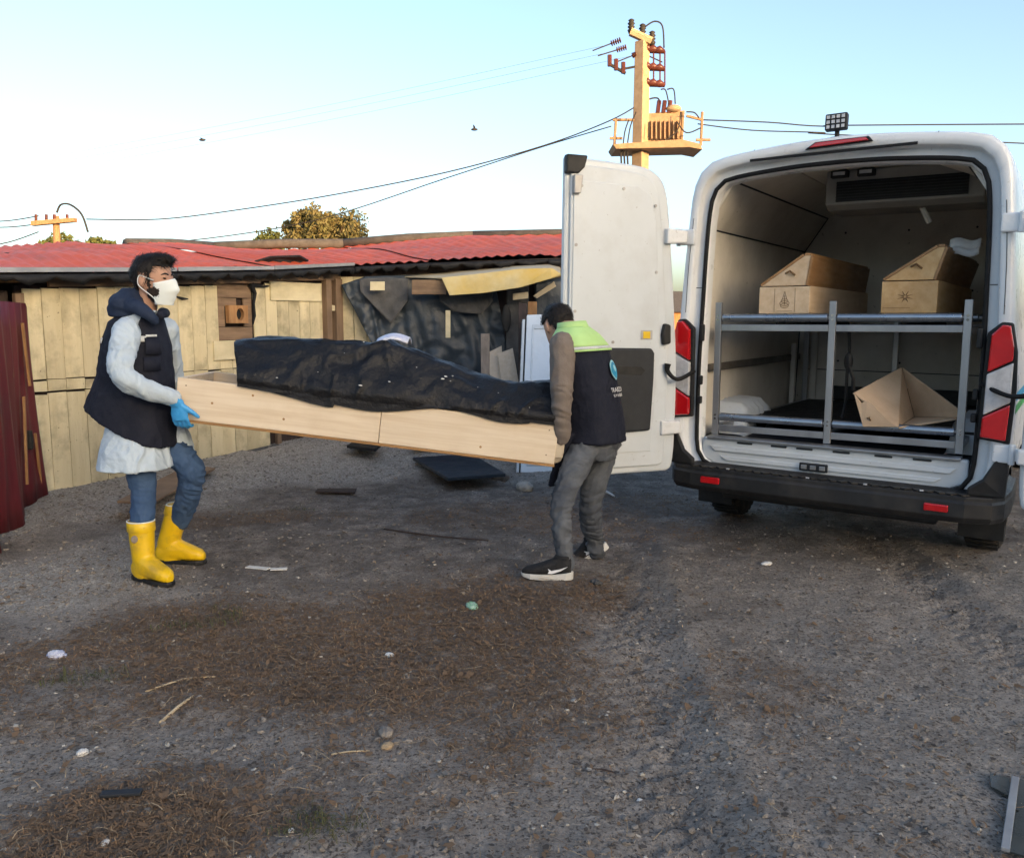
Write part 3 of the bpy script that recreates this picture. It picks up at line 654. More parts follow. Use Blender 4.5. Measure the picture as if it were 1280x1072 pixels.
leaning('leaning_board', 'orange-brown plank end sticking up behind the white door', 'plank', 'orange_wood', [at(656, 545, 8.75), at(672, 545, 8.75), at(671, 377, 9.03), at(660, 377, 9.03)], V((0, -.03, 0)))
leaning('leaning_board', 'olive board edge squeezed between dark plank and white door', 'plank', 'plank', [at(659, 545, 8.5), at(668, 545, 8.5), at(664, 408, 8.86), at(656, 404, 8.86)], V((0, -.03, 0)))

# ------------------------------------------------------------------ van (local: x right, y forward, z up; origin under the rear edge)
defm('livery_green', (.05, .35, .08), None, 6, .4, bump=0)
VH = math.radians(34); VP = V((1.876, 5.062, 0))
van = thing('van', 'white high-roof panel van with open rear doors and black bumper', 'van', VP, (0, math.radians(.6), -VH), local=True)
VR = V((math.cos(VH), -math.sin(VH), 0)); VF = V((math.sin(VH), math.cos(VH), 0))
def vl(u, v, y):
    """van-local point seen at photo pixel (u, v) on the plane y metres ahead of the rear edge"""
    x = (u - 640) / FPX; yy = -(v - 536) / FPX; d = V((x, _c + _s * yy, -_s + _c * yy)); o = V((0, 0, CAM_H)); p0 = VP + VF * y
    t = (p0 - o).dot(VF) / d.dot(VF); q = o + d * t - VP; return V((q.dot(VR), q.dot(VF), q.z))
def outline(half, n_side=20):
    """half: (x, z) from bottom centre up the right side to the top centre -> full closed loop, smoothed and resampled"""
    pts = [V((x, 0, z)) for x, z in half]; c = catmull(pts, 8)
    L = [0]
    for i in range(1, len(c)): L.append(L[-1] + (c[i] - c[i - 1]).length)
    tt = np.linspace(0, L[-1], n_side); xs = np.interp(tt, L, [p.x for p in c]); zs = np.interp(tt, L, [p.z for p in c])
    right = list(zip(xs, zs)); left = [(-x, z) for x, z in right[-2:0:-1]]
    return right + left
NO = 44
OUT = outline([(0, .42), (.75, .42), (.90, .45), (.965, .60), (.985, .9), (.985, 1.15), (.962, 1.45), (.935, 1.85), (.91, 2.15), (.89, 2.30), (.83, 2.415), (.70, 2.475), (.3, 2.518), (0, 2.53)], NO)
INN = outline([(0, .49), (.62, .49), (.745, .52), (.80, .62), (.808, .9), (.808, 1.2), (.80, 1.5), (.79, 1.85), (.775, 2.12), (.745, 2.25), (.66, 2.32), (.3, 2.358), (0, 2.366)], NO)
def oring(t, y, wx=1., ztop=None, zs=1.):
    out = []
    for (a, b), (c, d) in zip(OUT, INN):
        x = (a + (c - a) * t) * wx; z = b + (d - b) * t
        if ztop is not None: z = .42 + (z - .42) * (ztop - .42) / 2.11
        out.append((x, y, z))
    return out
# body shell: nose ... side ... rear corner ... door shut face ... opening
b = MB()
rings = [oring(0, 5.62, .70, .80), oring(0, 5.55, .86, .98), oring(0, 5.30, .96, 1.12), oring(0, 4.85, 1, 1.28), oring(0, 4.55, 1, 1.62), oring(0, 4.15, 1, 2.10), oring(0, 3.85, 1, 2.36), oring(0, 3.45, 1, 2.50), oring(0, 2.6), oring(0, 1.2), oring(0, .25), oring(.01, .09), oring(.04, .035), oring(.10, .008), oring(.18, 0), oring(.46, 0.002), oring(.51, .012), oring(.54, .05), oring(.60, .062), oring(.90, .064), oring(.99, .070), oring(1.03, .10), oring(1.04, .16)]
b.loft(rings[::-1], cap=False); b.add(rings[0], [tuple(range(len(rings[0])))])
body = b.build('body', M['white_paint'], van, smooth=True)
# rubber seal round the opening
pth = [V((c * .985 + a * .015, .058, d * .985 + bb * .015)) for (a, bb), (c, d) in zip(OUT, INN)]
b = MB(); b.tube([V((p.x * 1.012, .055, .5 + (p.z - .5) * 1.006 + .001)) for p in pth] + [pth[0]], .0135, 8, cap=False); b.build('door_seal', M['seal'], van, smooth=True)
b = MB(); hs = [p for p in INN if p[1] > 2.2]; hs = sorted(hs)
b.prism([V((-.52, .0, 2.418)), V((.42, .0, 2.428)), V((.42, .0, 2.444)), V((-.52, .0, 2.434))], (0, -.006, 0)); b.build('rain_strip', M['seal'], van)
# lining
CE = 2.44
sec = [(-.86, .66), (-.84, 2.05), (-.66, 2.33), (-.40, CE), (.40, CE), (.66, 2.33), (.84, 2.05), (.86, .66)]
D0, D1 = .15, 2.50
for nm, i in (('side_panel', 0), ('shoulder_panel', 1), ('shoulder_panel', 2), ('ceiling_panel', 3), ('shoulder_panel', 4), ('shoulder_panel', 5), ('side_panel', 6)):
    (x0, z0), (x1, z1) = sec[i], sec[i + 1]; d = V((x1 - x0, 0, z1 - z0)); g = d.normalized() * .004; nn = V((-(z1 - z0), 0, x1 - x0)).normalized()
    if nn.dot(V((-x0 - x1, 0, 3 - z0 - z1))) > 0: nn = -nn
    b = MB(); b.prism([V((x0, D0, z0)) + g, V((x1, D0, z1)) - g, V((x1, D1, z1)) - g, V((x0, D1, z0)) + g], nn * .02); b.build(nm, M['liner'], van)
b = MB(); b.prism([V((x, D1, z)) for x, z in sec], (0, .03, 0)); b.build('bulkhead', M['liner'], van)
b = MB()
for i in (1, 2):
    x, z = sec[i]; b.tube([(x + .004, D0, z - .002), (x + .004, D1, z - .002)], .006, 6); b.tube([(-x - .004, D0, z - .002), (-x - .004, D1, z - .002)], .006, 6)
b.tube([(-.855, D1 - .004, .7), (-.836, D1 - .004, 2.05), (-.655, D1 - .004, 2.325)], .005, 6)
b.build('seam_strip', M['dark_trim'], van)
b = MB(); b.box((0, (D0 + D1) / 2, .64), (1.70, D1 - D0, .03)); b.build('load_floor', M['dark_trim'], van)
# white sill panel under the floor with stamped ribs
sp = [(-.80, .74), (-.80, .60), (-.765, .535), (-.70, .505), (-.1, .495), (.1, .495), (.70, .505), (.765, .535), (.80, .60), (.80, .74)]
b = MB(); b.prism([V((x * .985, .085, z if z < .6 else z - .06)) for x, z in sp], (0, .06, 0)); b.build('sill', M['door_white'], van, bevel=.012)
b = MB(); b.prism([V((-.70, .083, .595)), V((.70, .083, .595)), V((.73, .083, .63)), V((-.73, .083, .63))], (0, -.014, 0)); b.prism([V((-.62, .083, .535)), V((.62, .083, .535)), V((.66, .083, .565)), V((-.66, .083, .565))], (0, -.010, 0)); b.build('sill_rib', M['door_white'], van, bevel=.008)
for x in (-.5, -.28, -.12, .1, .34, .55):
    MB().box((x, .082, .66), (.10, .012, .012)).build('sill_slot', M['dark_trim'], van, bevel=.004)
MB().box((0, .11, .683), (1.50, .10, .018)).build('sill_plate', M['alu'], van, bevel=.004)
lt = MB().box((-.055, .066, .552), (.17, .02, .05)).build('door_striker', M['dark_trim'], van, bevel=.004)
b = MB()
for x in (-.11, -.055, 0): b.box((x, .052, .552), (.035, .012, .026))
b.build('striker_plate', M['alu'], lt, bevel=.003)
# bumper
b = MB(); bp_ = []
for x, y in ((-1.0, .75), (-1.005, .30), (-.985, .06), (-.93, -.04), (-.80, -.085), (0, -.10), (.80, -.085), (.93, -.04), (.985, .06), (1.005, .30), (1.0, .75)): bp_.append((x, y))
def brow(z, off): return [(x * (1 - off * .3), y + off if y < .2 else y, z) for x, y in bp_]
prof = [(.36, .07), (.345, .03), (.38, .0), (.46, .0), (.475, .012), (.50, .012), (.505, .10), (.52, .14)]
b.loft([brow(z, o_) for z, o_ in prof], cap=False, closed=False); bum = b.build('bumper', M['black_plastic'], van, smooth=False, bevel=.006); bum.modifiers.new('s', 'SOLIDIFY').thickness = .01
for s_ in (-1, 1):
    b = MB(); b.prism([V((s_ * .80, .0, .50)), V((s_ * .985, .03, .50)), V((s_ * .995, .03, .78)), V((s_ * .965, .01, .79)), V((s_ * .87, .0, .60)), V((s_ * .80, .0, .545))], (0, -.035, 0)); b.build('corner_trim', M['black_plastic'], van, bevel=.012)
    MB().box((s_ * .66, -.092, .425), (.125, .02, .042)).build('reflector', M['red_lens'], van, bevel=.006)
b = MB()
for k in range(28): b.box((-.78 + k * .058, -.045, .5065), (.04, .06, .006), Matrix.Rotation(.6 if k % 2 else -.6, 3, 'Z'))
b.build('step_tread', M['black_plastic'], van)
for x in (-.55, -.05, .28, .58): MB().box((x, -.075, .51), (.02, .012, .008)).build('bumper_clip', M['clear_lens'], van)
# tail lamps: red, clear slanted band, red
for s_ in (-1, 1):
    hp = [(.825, .82), (.985, .80), (.995, 1.10), (.985, 1.30), (.955, 1.455), (.90, 1.46), (.835, 1.40)]
    b = MB(); b.prism([V((s_ * x, .02, z)) for x, z in hp], (0, -.03, 0)); lam = b.build('tail_lamp', M['black'], van, bevel=.01)
    def lens(nm, pts, m, dy):
        q = MB(); q.prism([V((s_ * x, -.012, z)) for x, z in pts], (0, -dy, 0)); q.build(nm, M[m], lam, bevel=.008)
    lens('red_lens', [(.852, 1.19), (.968, 1.255), (.968, 1.33), (.945, 1.44), (.905, 1.445), (.858, 1.39)], 'red_lens', .038)
    lens('reversing_lens', [(.848, .955), (.972, 1.03), (.972, 1.245), (.85, 1.178)], 'clear_lens', .034)
    lens('red_lens', [(.842, .835), (.965, .822), (.972, 1.02), (.846, .945)], 'red_lens', .038)
    
    for zz in (1.10, 1.03): MB().tube([(s_ * .908, -.042, zz), (s_ * .908, -.049, zz)], .027, 14).build('bulb_dish', M['clear_lens'], lam)
    # latch parts on the pillar
    
    for zz, hh_ in ((1.37, .11), (1.06, .06), (.93, .05)): MB().box((s_ * .798, .03, zz), (.028, .036, hh_)).build('pillar_latch', M['black'], van, bevel=.008)
    for z, y0 in ((1.98, .02), (.75, .0)):
        h = MB(); h.box((s_ * (.905 if z > 1 else .955), -.012, z), (.10, .03, .10)); hg = h.build('hinge', M['white_paint'], van, bevel=.01)
        h = MB(); h.tube([(s_ * (.955 if z > 1 else 1.0), -.035, z - .055), (s_ * (.955 if z > 1 else 1.0), -.035, z + .055)], .016, 10); h.box((s_ * (.985 if z > 1 else 1.03), -.03, z), (.075, .02, .07)); h.build('hinge_arm', M['white_paint'], hg, bevel=.005)
# high brake lamp, roof seams, work lamp
b = MB(); b.prism([V((-.19, .0, 2.455)), V((.19, .0, 2.468)), V((.165, .0, 2.498)), V((-.13, .0, 2.494))], (0, -.022, 0)); bl3 = b.build('brake_lamp', M['black'], van, bevel=.006)
b = MB(); b.prism([V((-.165, -.015, 2.462)), V((.165, -.015, 2.474)), V((.15, -.015, 2.492)), V((-.125, -.015, 2.488))], (0, -.014, 0)); b.build('red_lens', M['red_lens'], bl3, bevel=.004)
for x in (-.50, .52): MB().tube([(x, .004, 2.447), (x, .012, 2.492)], .0022, 5).build('panel_seam', M['dark_trim'], van)
for s_ in (-1, 1):
    MB().tube([(s_ * .822, .058, 1.66), (s_ * .862, .058, 1.66)], .0022, 5).build('panel_seam', M['dark_trim'], van)
    MB().tube(catmull([(s_ * .905, -.001, 1.50), (s_ * .895, -.001, 1.80), (s_ * .872, -.001, 2.1)], 5), .002, 5).build('panel_seam', M['dark_trim'], van)
MB().tube([(-.80, D1 - .003, 1.02), (.80, D1 - .003, 1.02)], .004, 5).build('panel_seam', M['dark_trim'], van)
for x in (-.5, 0, .5):
    for z in (1.1, 1.7, 2.2): MB().tube([(x, D1 + .002, z), (x, D1 - .004, z)], .009, 8).build('rivet', M['dark_trim'], van)
# wheels
def wheel(x, y):
    wb = MB(); w_ = .11; prof = [(.20, -w_), (.30, -w_), (.335, -w_ * .85), (.345, -w_ * .5), (.345, w_ * .5), (.335, w_ * .85), (.30, w_), (.20, w_)]
    rings = [[(x + o_, y + r_ * math.cos(2 * PI * i / 36), .345 + r_ * math.sin(2 * PI * i / 36)) for i in range(36)] for r_, o_ in prof]
    wb.loft(rings, cap=False); 
    for i in range(36):
        a = 2 * PI * i / 36; wb.box((x, y + .347 * math.cos(a), .345 + .347 * math.sin(a)), (w_ * 1.6, .03, .016), Matrix.Rotation(a - PI / 2, 3, 'X') if True else None)
    ty = wb.build('tyre', M['rubber'], van, smooth=False); rb = MB()
    sx = 1 if x > 0 else -1
    rb.loft([[(x + sx * o_, y + r_ * math.cos(2 * PI * i / 24), .345 + r_ * math.sin(2 * PI * i / 24)) for i in range(24)] for r_, o_ in ((.21, -.10), (.21, .09), (.17, .06), (.07, .075), (.01, .08))]); rb.build('rim', M['tyre_rim'], ty, smooth=True)
for x in (-.84, .84): wheel(x, .93); wheel(x, 4.55)
for s_ in (-1, 1):
    b = MB(); arc = [V((s_ * .90, .93 + .43 * math.cos(t), .36 + .43 * math.sin(t))) for t in np.linspace(-.1, PI + .1, 20)]
    b.loft([[p for p in arc], [p - V((s_ * .35, 0, 0)) for p in arc]], cap=False, closed=False); b.build('wheel_housing', M['black'], van, smooth=True)
    MB().prism([V((s_ * .72, .52, .14)), V((s_ * .97, .52, .14)), V((s_ * .97, .50, .45)), V((s_ * .72, .50, .45))], (0, .008, 0)).build('mud_flap', M['black_plastic'], van, bevel=.003)
    b = MB(); b.prism([V((s_ * .975, 4.2, 1.35)), V((s_ * .975, 4.85, 1.32)), V((s_ * .945, 4.25, 1.85)), V((s_ * .94, 3.95, 1.9)), V((s_ * .965, 3.9, 1.4))], (s_ * .012, 0, 0)); b.build('side_window', M['glass_dark'], van)
    # stripes of the livery along the flank
    for z, m in ((1.02, 'emblem_blue'), (.95, 'livery_green')): MB().prism([V((s_ * .984, .2, z)), V((s_ * .984, 3.6, z)), V((s_ * .984, 3.6, z + .05)), V((s_ * .984, .2, z + .05))], (s_ * .004, 0, 0)).build('livery_stripe', M[m], van)
MB().box((0, .6, .34), (1.3, 1.0, .12)).build('underbody', M['black_plastic'], van, bevel=.02)
b = MB(); b.tube([(-.55, .93, .34), (.55, .93, .34)], .06, 10); b.ell((0, .93, .34), (.14, .13, .13)); b.build('rear_axle', M['black_plastic'], van, smooth=True)

# rear doors
def rear_door(s_, swing):
    """s_ = -1 left, 1 right; swing degrees from closed"""
    hx = s_ * (.965 if s_ < 0 else 1.045); hy = -.03
    piv = bpy.data.objects.new('rear_door', None)
    ho = [(.02, .47), (.0, .62), (.0, 1.1), (.03, 1.5), (.065, 1.85), (.10, 2.15), (.135, 2.29), (.21, 2.37), (.36, 2.405), (.84, 2.425), (.84, .455), (.10, .455)]
    poly = catmull([V((q, 0, z)) for q, z in ho[:10]], 3) + [V((.84, 0, .455)), V((.06, 0, .455))]
    c, sn = math.cos(math.radians(swing)), math.sin(math.radians(swing))
    def T(q, o_, z):
        """q from the hinge toward the free edge, o_ toward the cargo side"""
        dx, dy = -s_ * c, -sn                       # door direction in local xy
        nx, ny = s_ * sn * 1.0, -c                  # normal: outside skin side when closed is -y
        return V((hx + dx * q - nx * o_, hy + dy * q - ny * o_, z))
    P_ = lambda pts, o0, o1: ([T(p[0], o0, p[1]) for p in pts], T(0, o1, 0) - T(0, o0, 0))
    b = MB(); b.prism([T(p.x, 0, p.z) for p in poly], T(0, .045, 0) - T(0, 0, 0)); dr = b.build('rear_door', M['door_white'], van, bevel=.018)
    inn = [(p.x * .86 + .085, 1.45 + (p.z - 1.45) * .955) for p in poly]
    pts, e = P_(inn, .045, .065); MB().prism(pts, e).build('door_flange', M['door_white'], dr, bevel=.014)
    pan = [(.20, .60), (.155, 1.2), (.175, 1.6), (.205, 2.05), (.25, 2.22), (.34, 2.27), (.76, 2.285), (.79, 2.2), (.79, .60)]
    pts, e = P_(pan, .065, .073); MB().prism(pts, e).build('inner_panel', M['door_white'], dr, bevel=.006)
    pts, e = P_([(.22, .74), (.205, 1.08), (.205, 1.24), (.225, 1.27), (.80, 1.28), (.80, .72)], .073, .10); tr = MB().prism(pts, e).build('lower_trim', M['dark_trim'], dr, bevel=.014)
    pts, e = P_([(.30, 1.10), (.62, 1.115), (.66, 1.15), (.62, 1.17), (.30, 1.155), (.27, 1.13)], .095, .102); MB().prism(pts, e).build('pull_recess', M['black'], tr, bevel=.006)
    pts, e = P_([(.215, 1.325), (.30, 1.325), (.30, 1.385), (.215, 1.385)], .073, .079); lb = MB().prism(pts, e).build('lock_plate', M['zinc'], dr, bevel=.004)
    pts, e = P_([(.235, 1.333), (.285, 1.333), (.285, 1.377), (.235, 1.377)], .079, .083); MB().prism(pts, e).build('lock_label', M['yellow_label'], lb)
    pts, e = P_([(.085, 1.30), (.14, 1.29), (.15, 1.36), (.135, 1.43), (.09, 1.42)], .06, .10); MB().prism(pts, e).build('check_latch', M['black'], dr, bevel=.012)
    pts, e = P_([(.76, 2.32), (.842, 2.32), (.842, 2.43), (.70, 2.43), (.72, 2.36)], .03, .08); MB().prism(pts, e).build('top_latch', M['black'], dr, bevel=.01)
    pts, e = P_([(.755, 2.20), (.80, 2.20), (.80, 2.31), (.74, 2.31)], .065, .10); MB().prism(pts, e).build('latch_hook', M['zinc'], dr, bevel=.006)
    for z in (1.98, .75):
        pts, e = P_([(-.02, z - .04), (.13, z - .05), (.13, z + .05), (-.02, z + .04)], .02, .085); MB().prism(pts, e).build('hinge_plate', M['white_paint'], dr, bevel=.012)
    for q, z in ((.22, 2.16), (.45, 2.25), (.74, 2.25), (.77, 1.9), (.77, 1.5), (.20, 1.75), (.5, 1.31), (.72, 1.31)):
        p0 = T(q, .072, z); MB().tube([p0, p0 + (e.normalized() * .006)], .010, 8).build('trim_stud', M['zinc'], dr)
    # strap that checks the door
    a = T(.10, .09, 1.12); c0 = V((s_ * .83, .0, 1.12)); mid = (a + c0) / 2 + V((0, -.05, -.05))
    b = MB(); b.tube(catmull([a + V((0, 0, .05)), a, mid, c0], 6), [.022, .016, .013, .013], 8); b.build('check_strap', M['seal'], van, smooth=True)
    bpy.data.objects.remove(piv)
    return dr
rear_door(-1, 124); rear_door(1, 180)

# cargo fittings
b = MB(); acx = (-.24, .70); za, zb = 2.19, CE
ev = MB().prism([V((acx[0], .72, za + .03)), V((acx[0], .72, zb - .005)), V((acx[0], 1.2, zb - .005)), V((acx[0], 1.2, za)), V((acx[0], .80, za))], (acx[1] - acx[0], 0, 0)).build('cooling_unit', defm('unit_grey', (.30, .29, .27), (.25, .24, .225), 5, .6), van, bevel=.01)
MB().box((.22, .716, 2.30), (.78, .012, .13)).build('air_grille', M['black'], ev)
for k in range(7): MB().box((.22, .708, 2.245 + k * .018), (.78, .010, .005)).build('grille_slat', M['dark_trim'], ev)
for x in (-.21, -.045):
    lm = MB().box((x + .06, .70, 2.41), (.11, .05, .045)).build('interior_lamp', M['black'], van, bevel=.006)
    MB().box((x + .06, .672, 2.412), (.075, .008, .022)).build('lamp_lens', M['clear_lens'], lm)
b = MB(); b.tube([(.33, .9, 2.19), (.37, .95, 2.10)], .018, 8); b.build('drain_hose', M['liner'], van)
# inner wheel arch cover with moulded ribs
for s_ in (-1, 1):
    b = MB(); rows = []
    for k, y in enumerate(np.linspace(.42, 1.12, 29)):
        t = (y - .42) / .70; hgt = .215 * (sm(0, .22, t) * sm(1, .85, t)) + .01; rib = .012 if (k % 4 in (1, 2) and t > .35) else 0
        rows.append([(s_ * .858, y, .655 + hgt + rib), (s_ * (.70 - rib), y, .655 + hgt * .96 + rib), (s_ * (.645 - rib), y, .655 + hgt * .75), (s_ * (.62 - rib), y, .656)])
    b.loft(rows, cap=False, closed=False); b.build('wheel_arch', M['door_white'], van, smooth=True)
defm('steel_dull', (.20, .18, .16), (.14, .125, .11), 6, .5, metal=.5, bump=.1)
b = MB(); b.box((-.83, 1.35, 1.13), (.03, 2.2, .05)); b.build('wall_rail', M['steel_dull'], van, bevel=.003)
b = MB(); b.box((-.80, 2.2, .95), (.04, .05, .6)); b.box((-.70, 2.47, 1.0), (.06, .04, .72)); b.build('wall_bracket', M['liner'], van, bevel=.004)

# ------------------------------------------------------------------ roller rack bolted in the cargo bay (stands inside the van)
rack = thing('roller_rack', 'two-tier aluminium roller rack standing inside the open van', 'rack', VP, (0, 0, -VH), local=True)
RX = (-.725, 0.0, .735); ZU, ZL = 1.475, .82
for x in RX:
    for y in (.17, 2.35):
        MB().box((x, y, (.695 + 1.575) / 2), (.042, .03, .88)).build('post', M['alu'], rack, bevel=.003)
    for z in (ZU - .075, ZL - .075): MB().box((x, 1.26, z), (.036, 2.12, .04)).build('side_rail', M['alu'], rack, bevel=.003)
for y in (.172, 2.352):
    for x0, x1 in ((RX[0], RX[1]), (RX[1], RX[2])):
        for z in (ZU - .065, ZL - .075): MB().box(((x0 + x1) / 2, y, z), (x1 - x0 - .044, .028, .042)).build('cross_rail', M['alu'], rack, bevel=.003)
roll = None
for z in (ZU, ZL):
    for y in ((.17, .62, 1.07, 1.52, 1.97) if z == ZU else (.17,)):
        for x0, x1 in ((RX[0], RX[1]), (RX[1], RX[2])):
            b = MB(); b.tube([(x0 + .03, y, z), (x1 - .03, y, z)], .026, 16); ro = b.build('roller', M['steel_roller'], rack, smooth=False, bevel=.003)
            if y == .17:
                for x in (x0 + .016, x1 - .016): MB().tube([(x, y - .003, z), (x, y + .003, z)], .012, 8).build('axle_bolt', M['zinc'], ro)
                MB().tube([(x0 + .005, y, z), (x1 - .005, y, z)], .008, 8).build('axle', M['zinc'], ro)
for x in RX:
    for z in (ZU, ZL):
        b = MB(); b.tube([(x, .150, z + .012), (x, .156, z + .012)], .008, 8); b.tube([(x, .150, z - .012), (x, .156, z - .012)], .008, 8); b.build('bolt', M['chrome'], rack)
MB().box((.1, 1.35, .775), (1.50, 1.7, .02)).build('tray', M['black'], rack, bevel=.004)
MB().box((.1, 2.30, .84), (1.2, .06, .12)).build('tray_stop', M['black'], rack, bevel=.01)
for x0, x1 in ((RX[0], RX[1]), (RX[1], RX[2])): MB().box(((x0 + x1) / 2, 1.25, ZU - .045), (.02, 2.0, .03)).build('centre_rail', M['dark_trim'], rack)
b = MB(); b.tube(catmull([(.06, .35, 1.42), (.065, .36, 1.25), (.06, .35, 1.12), (.055, .37, .95), (.04, .36, .84)], 5), .011, 6); b.ell((.065, .35, 1.20), (.028, .02, .06)); b.tube([(.07, .345, 1.17), (.10, .34, 1.10), (.105, .34, 1.02)], .014, 6)
tag(b.build('strap', M['black'], None), 'black webbing strap hanging from the middle of the roller rack', 'strap')
o = bpy.data.objects['strap']; o.location = VP; o.rotation_euler = (0, 0, -VH)

# ------------------------------------------------------------------ wooden boxes on the upper rollers
def shed_box(name, label, x0, x1, y0, y1, z0, h, hl, m_lo, m_end, m_lid, skew=0.):
    t = thing(name, label, 'box', VP, (0, 0, -VH), local=True, group='wooden coffins in the van')
    e = .02
    MB().box(((x0 + x1) / 2, y0 + e / 2, z0 + h / 2), (x1 - x0, e, h)).build('end_board', M[m_end], t, bevel=.003)
    MB().box(((x0 + x1) / 2, y1 - e / 2, z0 + h / 2), (x1 - x0, e, h)).build('end_board', M[m_lo], t, bevel=.003)
    for x in (x0 + e / 2, x1 - e / 2): MB().box((x, (y0 + y1) / 2, z0 + h / 2 + .002), (e, y1 - y0 - 2 * e - .004, h)).build('side_board', M[m_lo], t, bevel=.003)
    MB().box(((x0 + x1) / 2, (y0 + y1) / 2, z0 + .008), (x1 - x0 - 2 * e, y1 - y0 - 2 * e, .015)).build('bottom_board', M[m_lo], t)
    w_ = x1 - x0; zb = z0 + h + .006
    P0, P1, P2, P3 = (x0 + .03 * w_, zb), (x0 + .90 * w_, zb), (x0 + .98 * w_ + skew, zb + hl), (x0 + .86 * w_ + skew, zb + hl)
    yl0, yl1 = y0 + .012, y1 - .02
    lid = MB().prism([V((P0[0], yl0, P0[1])), V((P1[0], yl0, P1[1])), V((P2[0], yl0, P2[1])), V((P3[0], yl0, P3[1]))], (0, e, 0)).build('lid_end', M[m_end], t, bevel=.003)
    for A, B in ((P1, P2), (P0, P3), (P3, P2)):
        d = V((B[0] - A[0], 0, B[1] - A[1])); nn = V((d.z, 0, -d.x)).normalized()
        if nn.dot(V((A[0] - (x0 + x1) / 2, 0, A[1] - zb - hl * .3))) < 0: nn = -nn
        MB().prism([V((A[0], yl0 - .004, A[1])) , V((B[0], yl0 - .004, B[1])), V((B[0], yl1, B[1])), V((A[0], yl1, A[1]))], nn * .016).build('lid_board', M[m_lid], t, bevel=.003)
    b = MB(); cx, cz = x0 + .60 * w_, zb + hl * .42
    b.tube([(cx - .03, yl0 - .003, cz), (cx, yl0 - .02, cz + .015), (cx + .03, yl0 - .003, cz - .012)], .006, 6); b.build('pull_handle', M['ink'], t)
    return t
TOPZ = ZU + .027
def px_x(u, v, y): return vl(u, v, y).x
xa, xb = px_x(949, 370, .26), px_x(1012, 370, .26); bA = shed_box('coffin', 'pale wooden box with peaked lid on the upper rack, left one', xa, xb, .26, 2.0, TOPZ, .17, .185, 'crate_pale', 'crate_pale', 'crate_dark')
xc, xd = px_x(1102, 365, .22), px_x(1172, 365, .22); bB = shed_box('coffin', 'orange-brown wooden box with peaked lid on the upper rack, right one', xc, xd, .22, 2.0, TOPZ, .185, .185, 'crate_tan', 'crate_tan', 'crate_dark', .03)
# printed emblems on the end boards: a burning lamp shape in rings, and a star
def disc_print(t, cx, cz, y, kind):
    b = MB()
    if kind == 'lamp':
        for rr, zz in ((.030, -.02), (.022, -.005), (.026, -.035)): b.tube([(cx + rr * math.cos(a), y, cz + zz + rr * .55 * math.sin(a)) for a in np.linspace(0, 2 * PI, 20)], .0016, 4, cap=False)
        b.tube([(cx - .014, y, cz + .005), (cx, y, cz + .055), (cx + .014, y, cz + .005)], .002, 4); b.tube([(cx, y, cz - .03), (cx, y, cz + .03)], .002, 4); b.tube([(cx - .05, y, cz - .07), (cx + .05, y, cz - .07)], .0015, 4)
        for sx in (-.065, .065): b.tube([(cx + sx, y, cz - .075), (cx + sx, y, cz + .075)], .0012, 4)
    else:
        for k in range(8): a = PI / 8 + k * PI / 4; b.tube([(cx + .008 * math.cos(a), y, cz + .008 * math.sin(a)), (cx + .045 * math.cos(a), y, cz + .035 * math.sin(a))], [.004, .001], 4)
        b.tube([(cx - .12, y, cz - .065), (cx + .03, y, cz - .065)], .0015, 4)
    b.build('printed_emblem', M['ink'], t)
disc_print(bA, (xa + xb) / 2 + .005, TOPZ + .085, .259, 'lamp'); disc_print(bB, (xc + xd) / 2 - .02, TOPZ + .095, .219, 'star')
# things behind and on the right box
b = MB(); b.ell((xc + .10, .95, TOPZ + .16), (.11, .12, .15)); b.ell((xc + .17, 1.0, TOPZ + .24), (.08, .10, .09)); b.ell((xc - .02, .95, TOPZ + .10), (.09, .1, .10))
o = remesh(b, 'duffel_bag', M['hood_navy'], None, .012, 4, .02, 14); tag(o, 'dark navy cloth bag stuffed behind the right wooden box', 'bag'); o.location = VP; o.rotation_euler = (0, 0, -VH)
b = MB(); rows = []
for i in range(7): rows.append([V((xc + .30 + .028 * i, .55 + .02 * k, TOPZ + .345 + .018 * k + .012 * math.sin(i * 1.1) + .02 * math.sin(k * 1.4))) for k in range(6)])
b.loft(rows, cap=False, closed=False); o = b.build('paper_sheet', M['litter_white'], None, smooth=True); o.modifiers.new('s', 'SOLIDIFY').thickness = .003
tag(o, 'crumpled white paper lying on top of the right box lid', 'paper'); o.location = VP; o.rotation_euler = (0, 0, -VH)
# loose lid lying open like a trough on the lower rollers
lid = thing('wooden_trough', 'loose wooden lid lying upturned on the lower rack rollers', 'lid', VP, (0, 0, -VH), local=True)
yn, yf, ym = .12, .62, .30
A_, B_, C_ = vl(1067.5, 491, yn + .02), vl(1079, 533, yn), vl(1123, 533.5, yn); D_, G_ = vl(1127.5, 459, yf), vl(1143, 521, yf); E2, F2 = vl(1199, 512, ym), vl(1199, 522, ym)
def slab(nm, pts, th): MB().prism(pts, th).build(nm, M['lid_tan'], lid, bevel=.003)
slab('lid_board', [A_, D_, G_, C_], V((-.012, .004, -.004))); slab('lid_board', [D_, E2, F2, G_], V((.004, .014, 0))); slab('lid_board', [C_ + V((0, .006, 0)), G_, F2], V((0, 0, -.012)))
mid1 = A_ + (C_ - A_) * .45; slab('lid_end', [A_, B_, C_, C_ + (A_ - C_) * .22 + V((0, 0, -.004)), mid1 + V((.02, 0, -.005)), mid1 + V((.0, 0, .02)), A_ + (C_ - A_) * .28 + V((.01, 0, .012)), A_ + (C_ - A_) * .2 + V((-.005, 0, -.02))], V((0, -.012, 0)))
b = MB(); p = B_ * .55 + C_ * .2 + A_ * .25 + V((0, -.016, .0)); b.tube([p, p + V((.012, -.008, .008)), p + V((.02, 0, -.012))], .004, 6); b.build('pull_handle', M['ink'], lid)

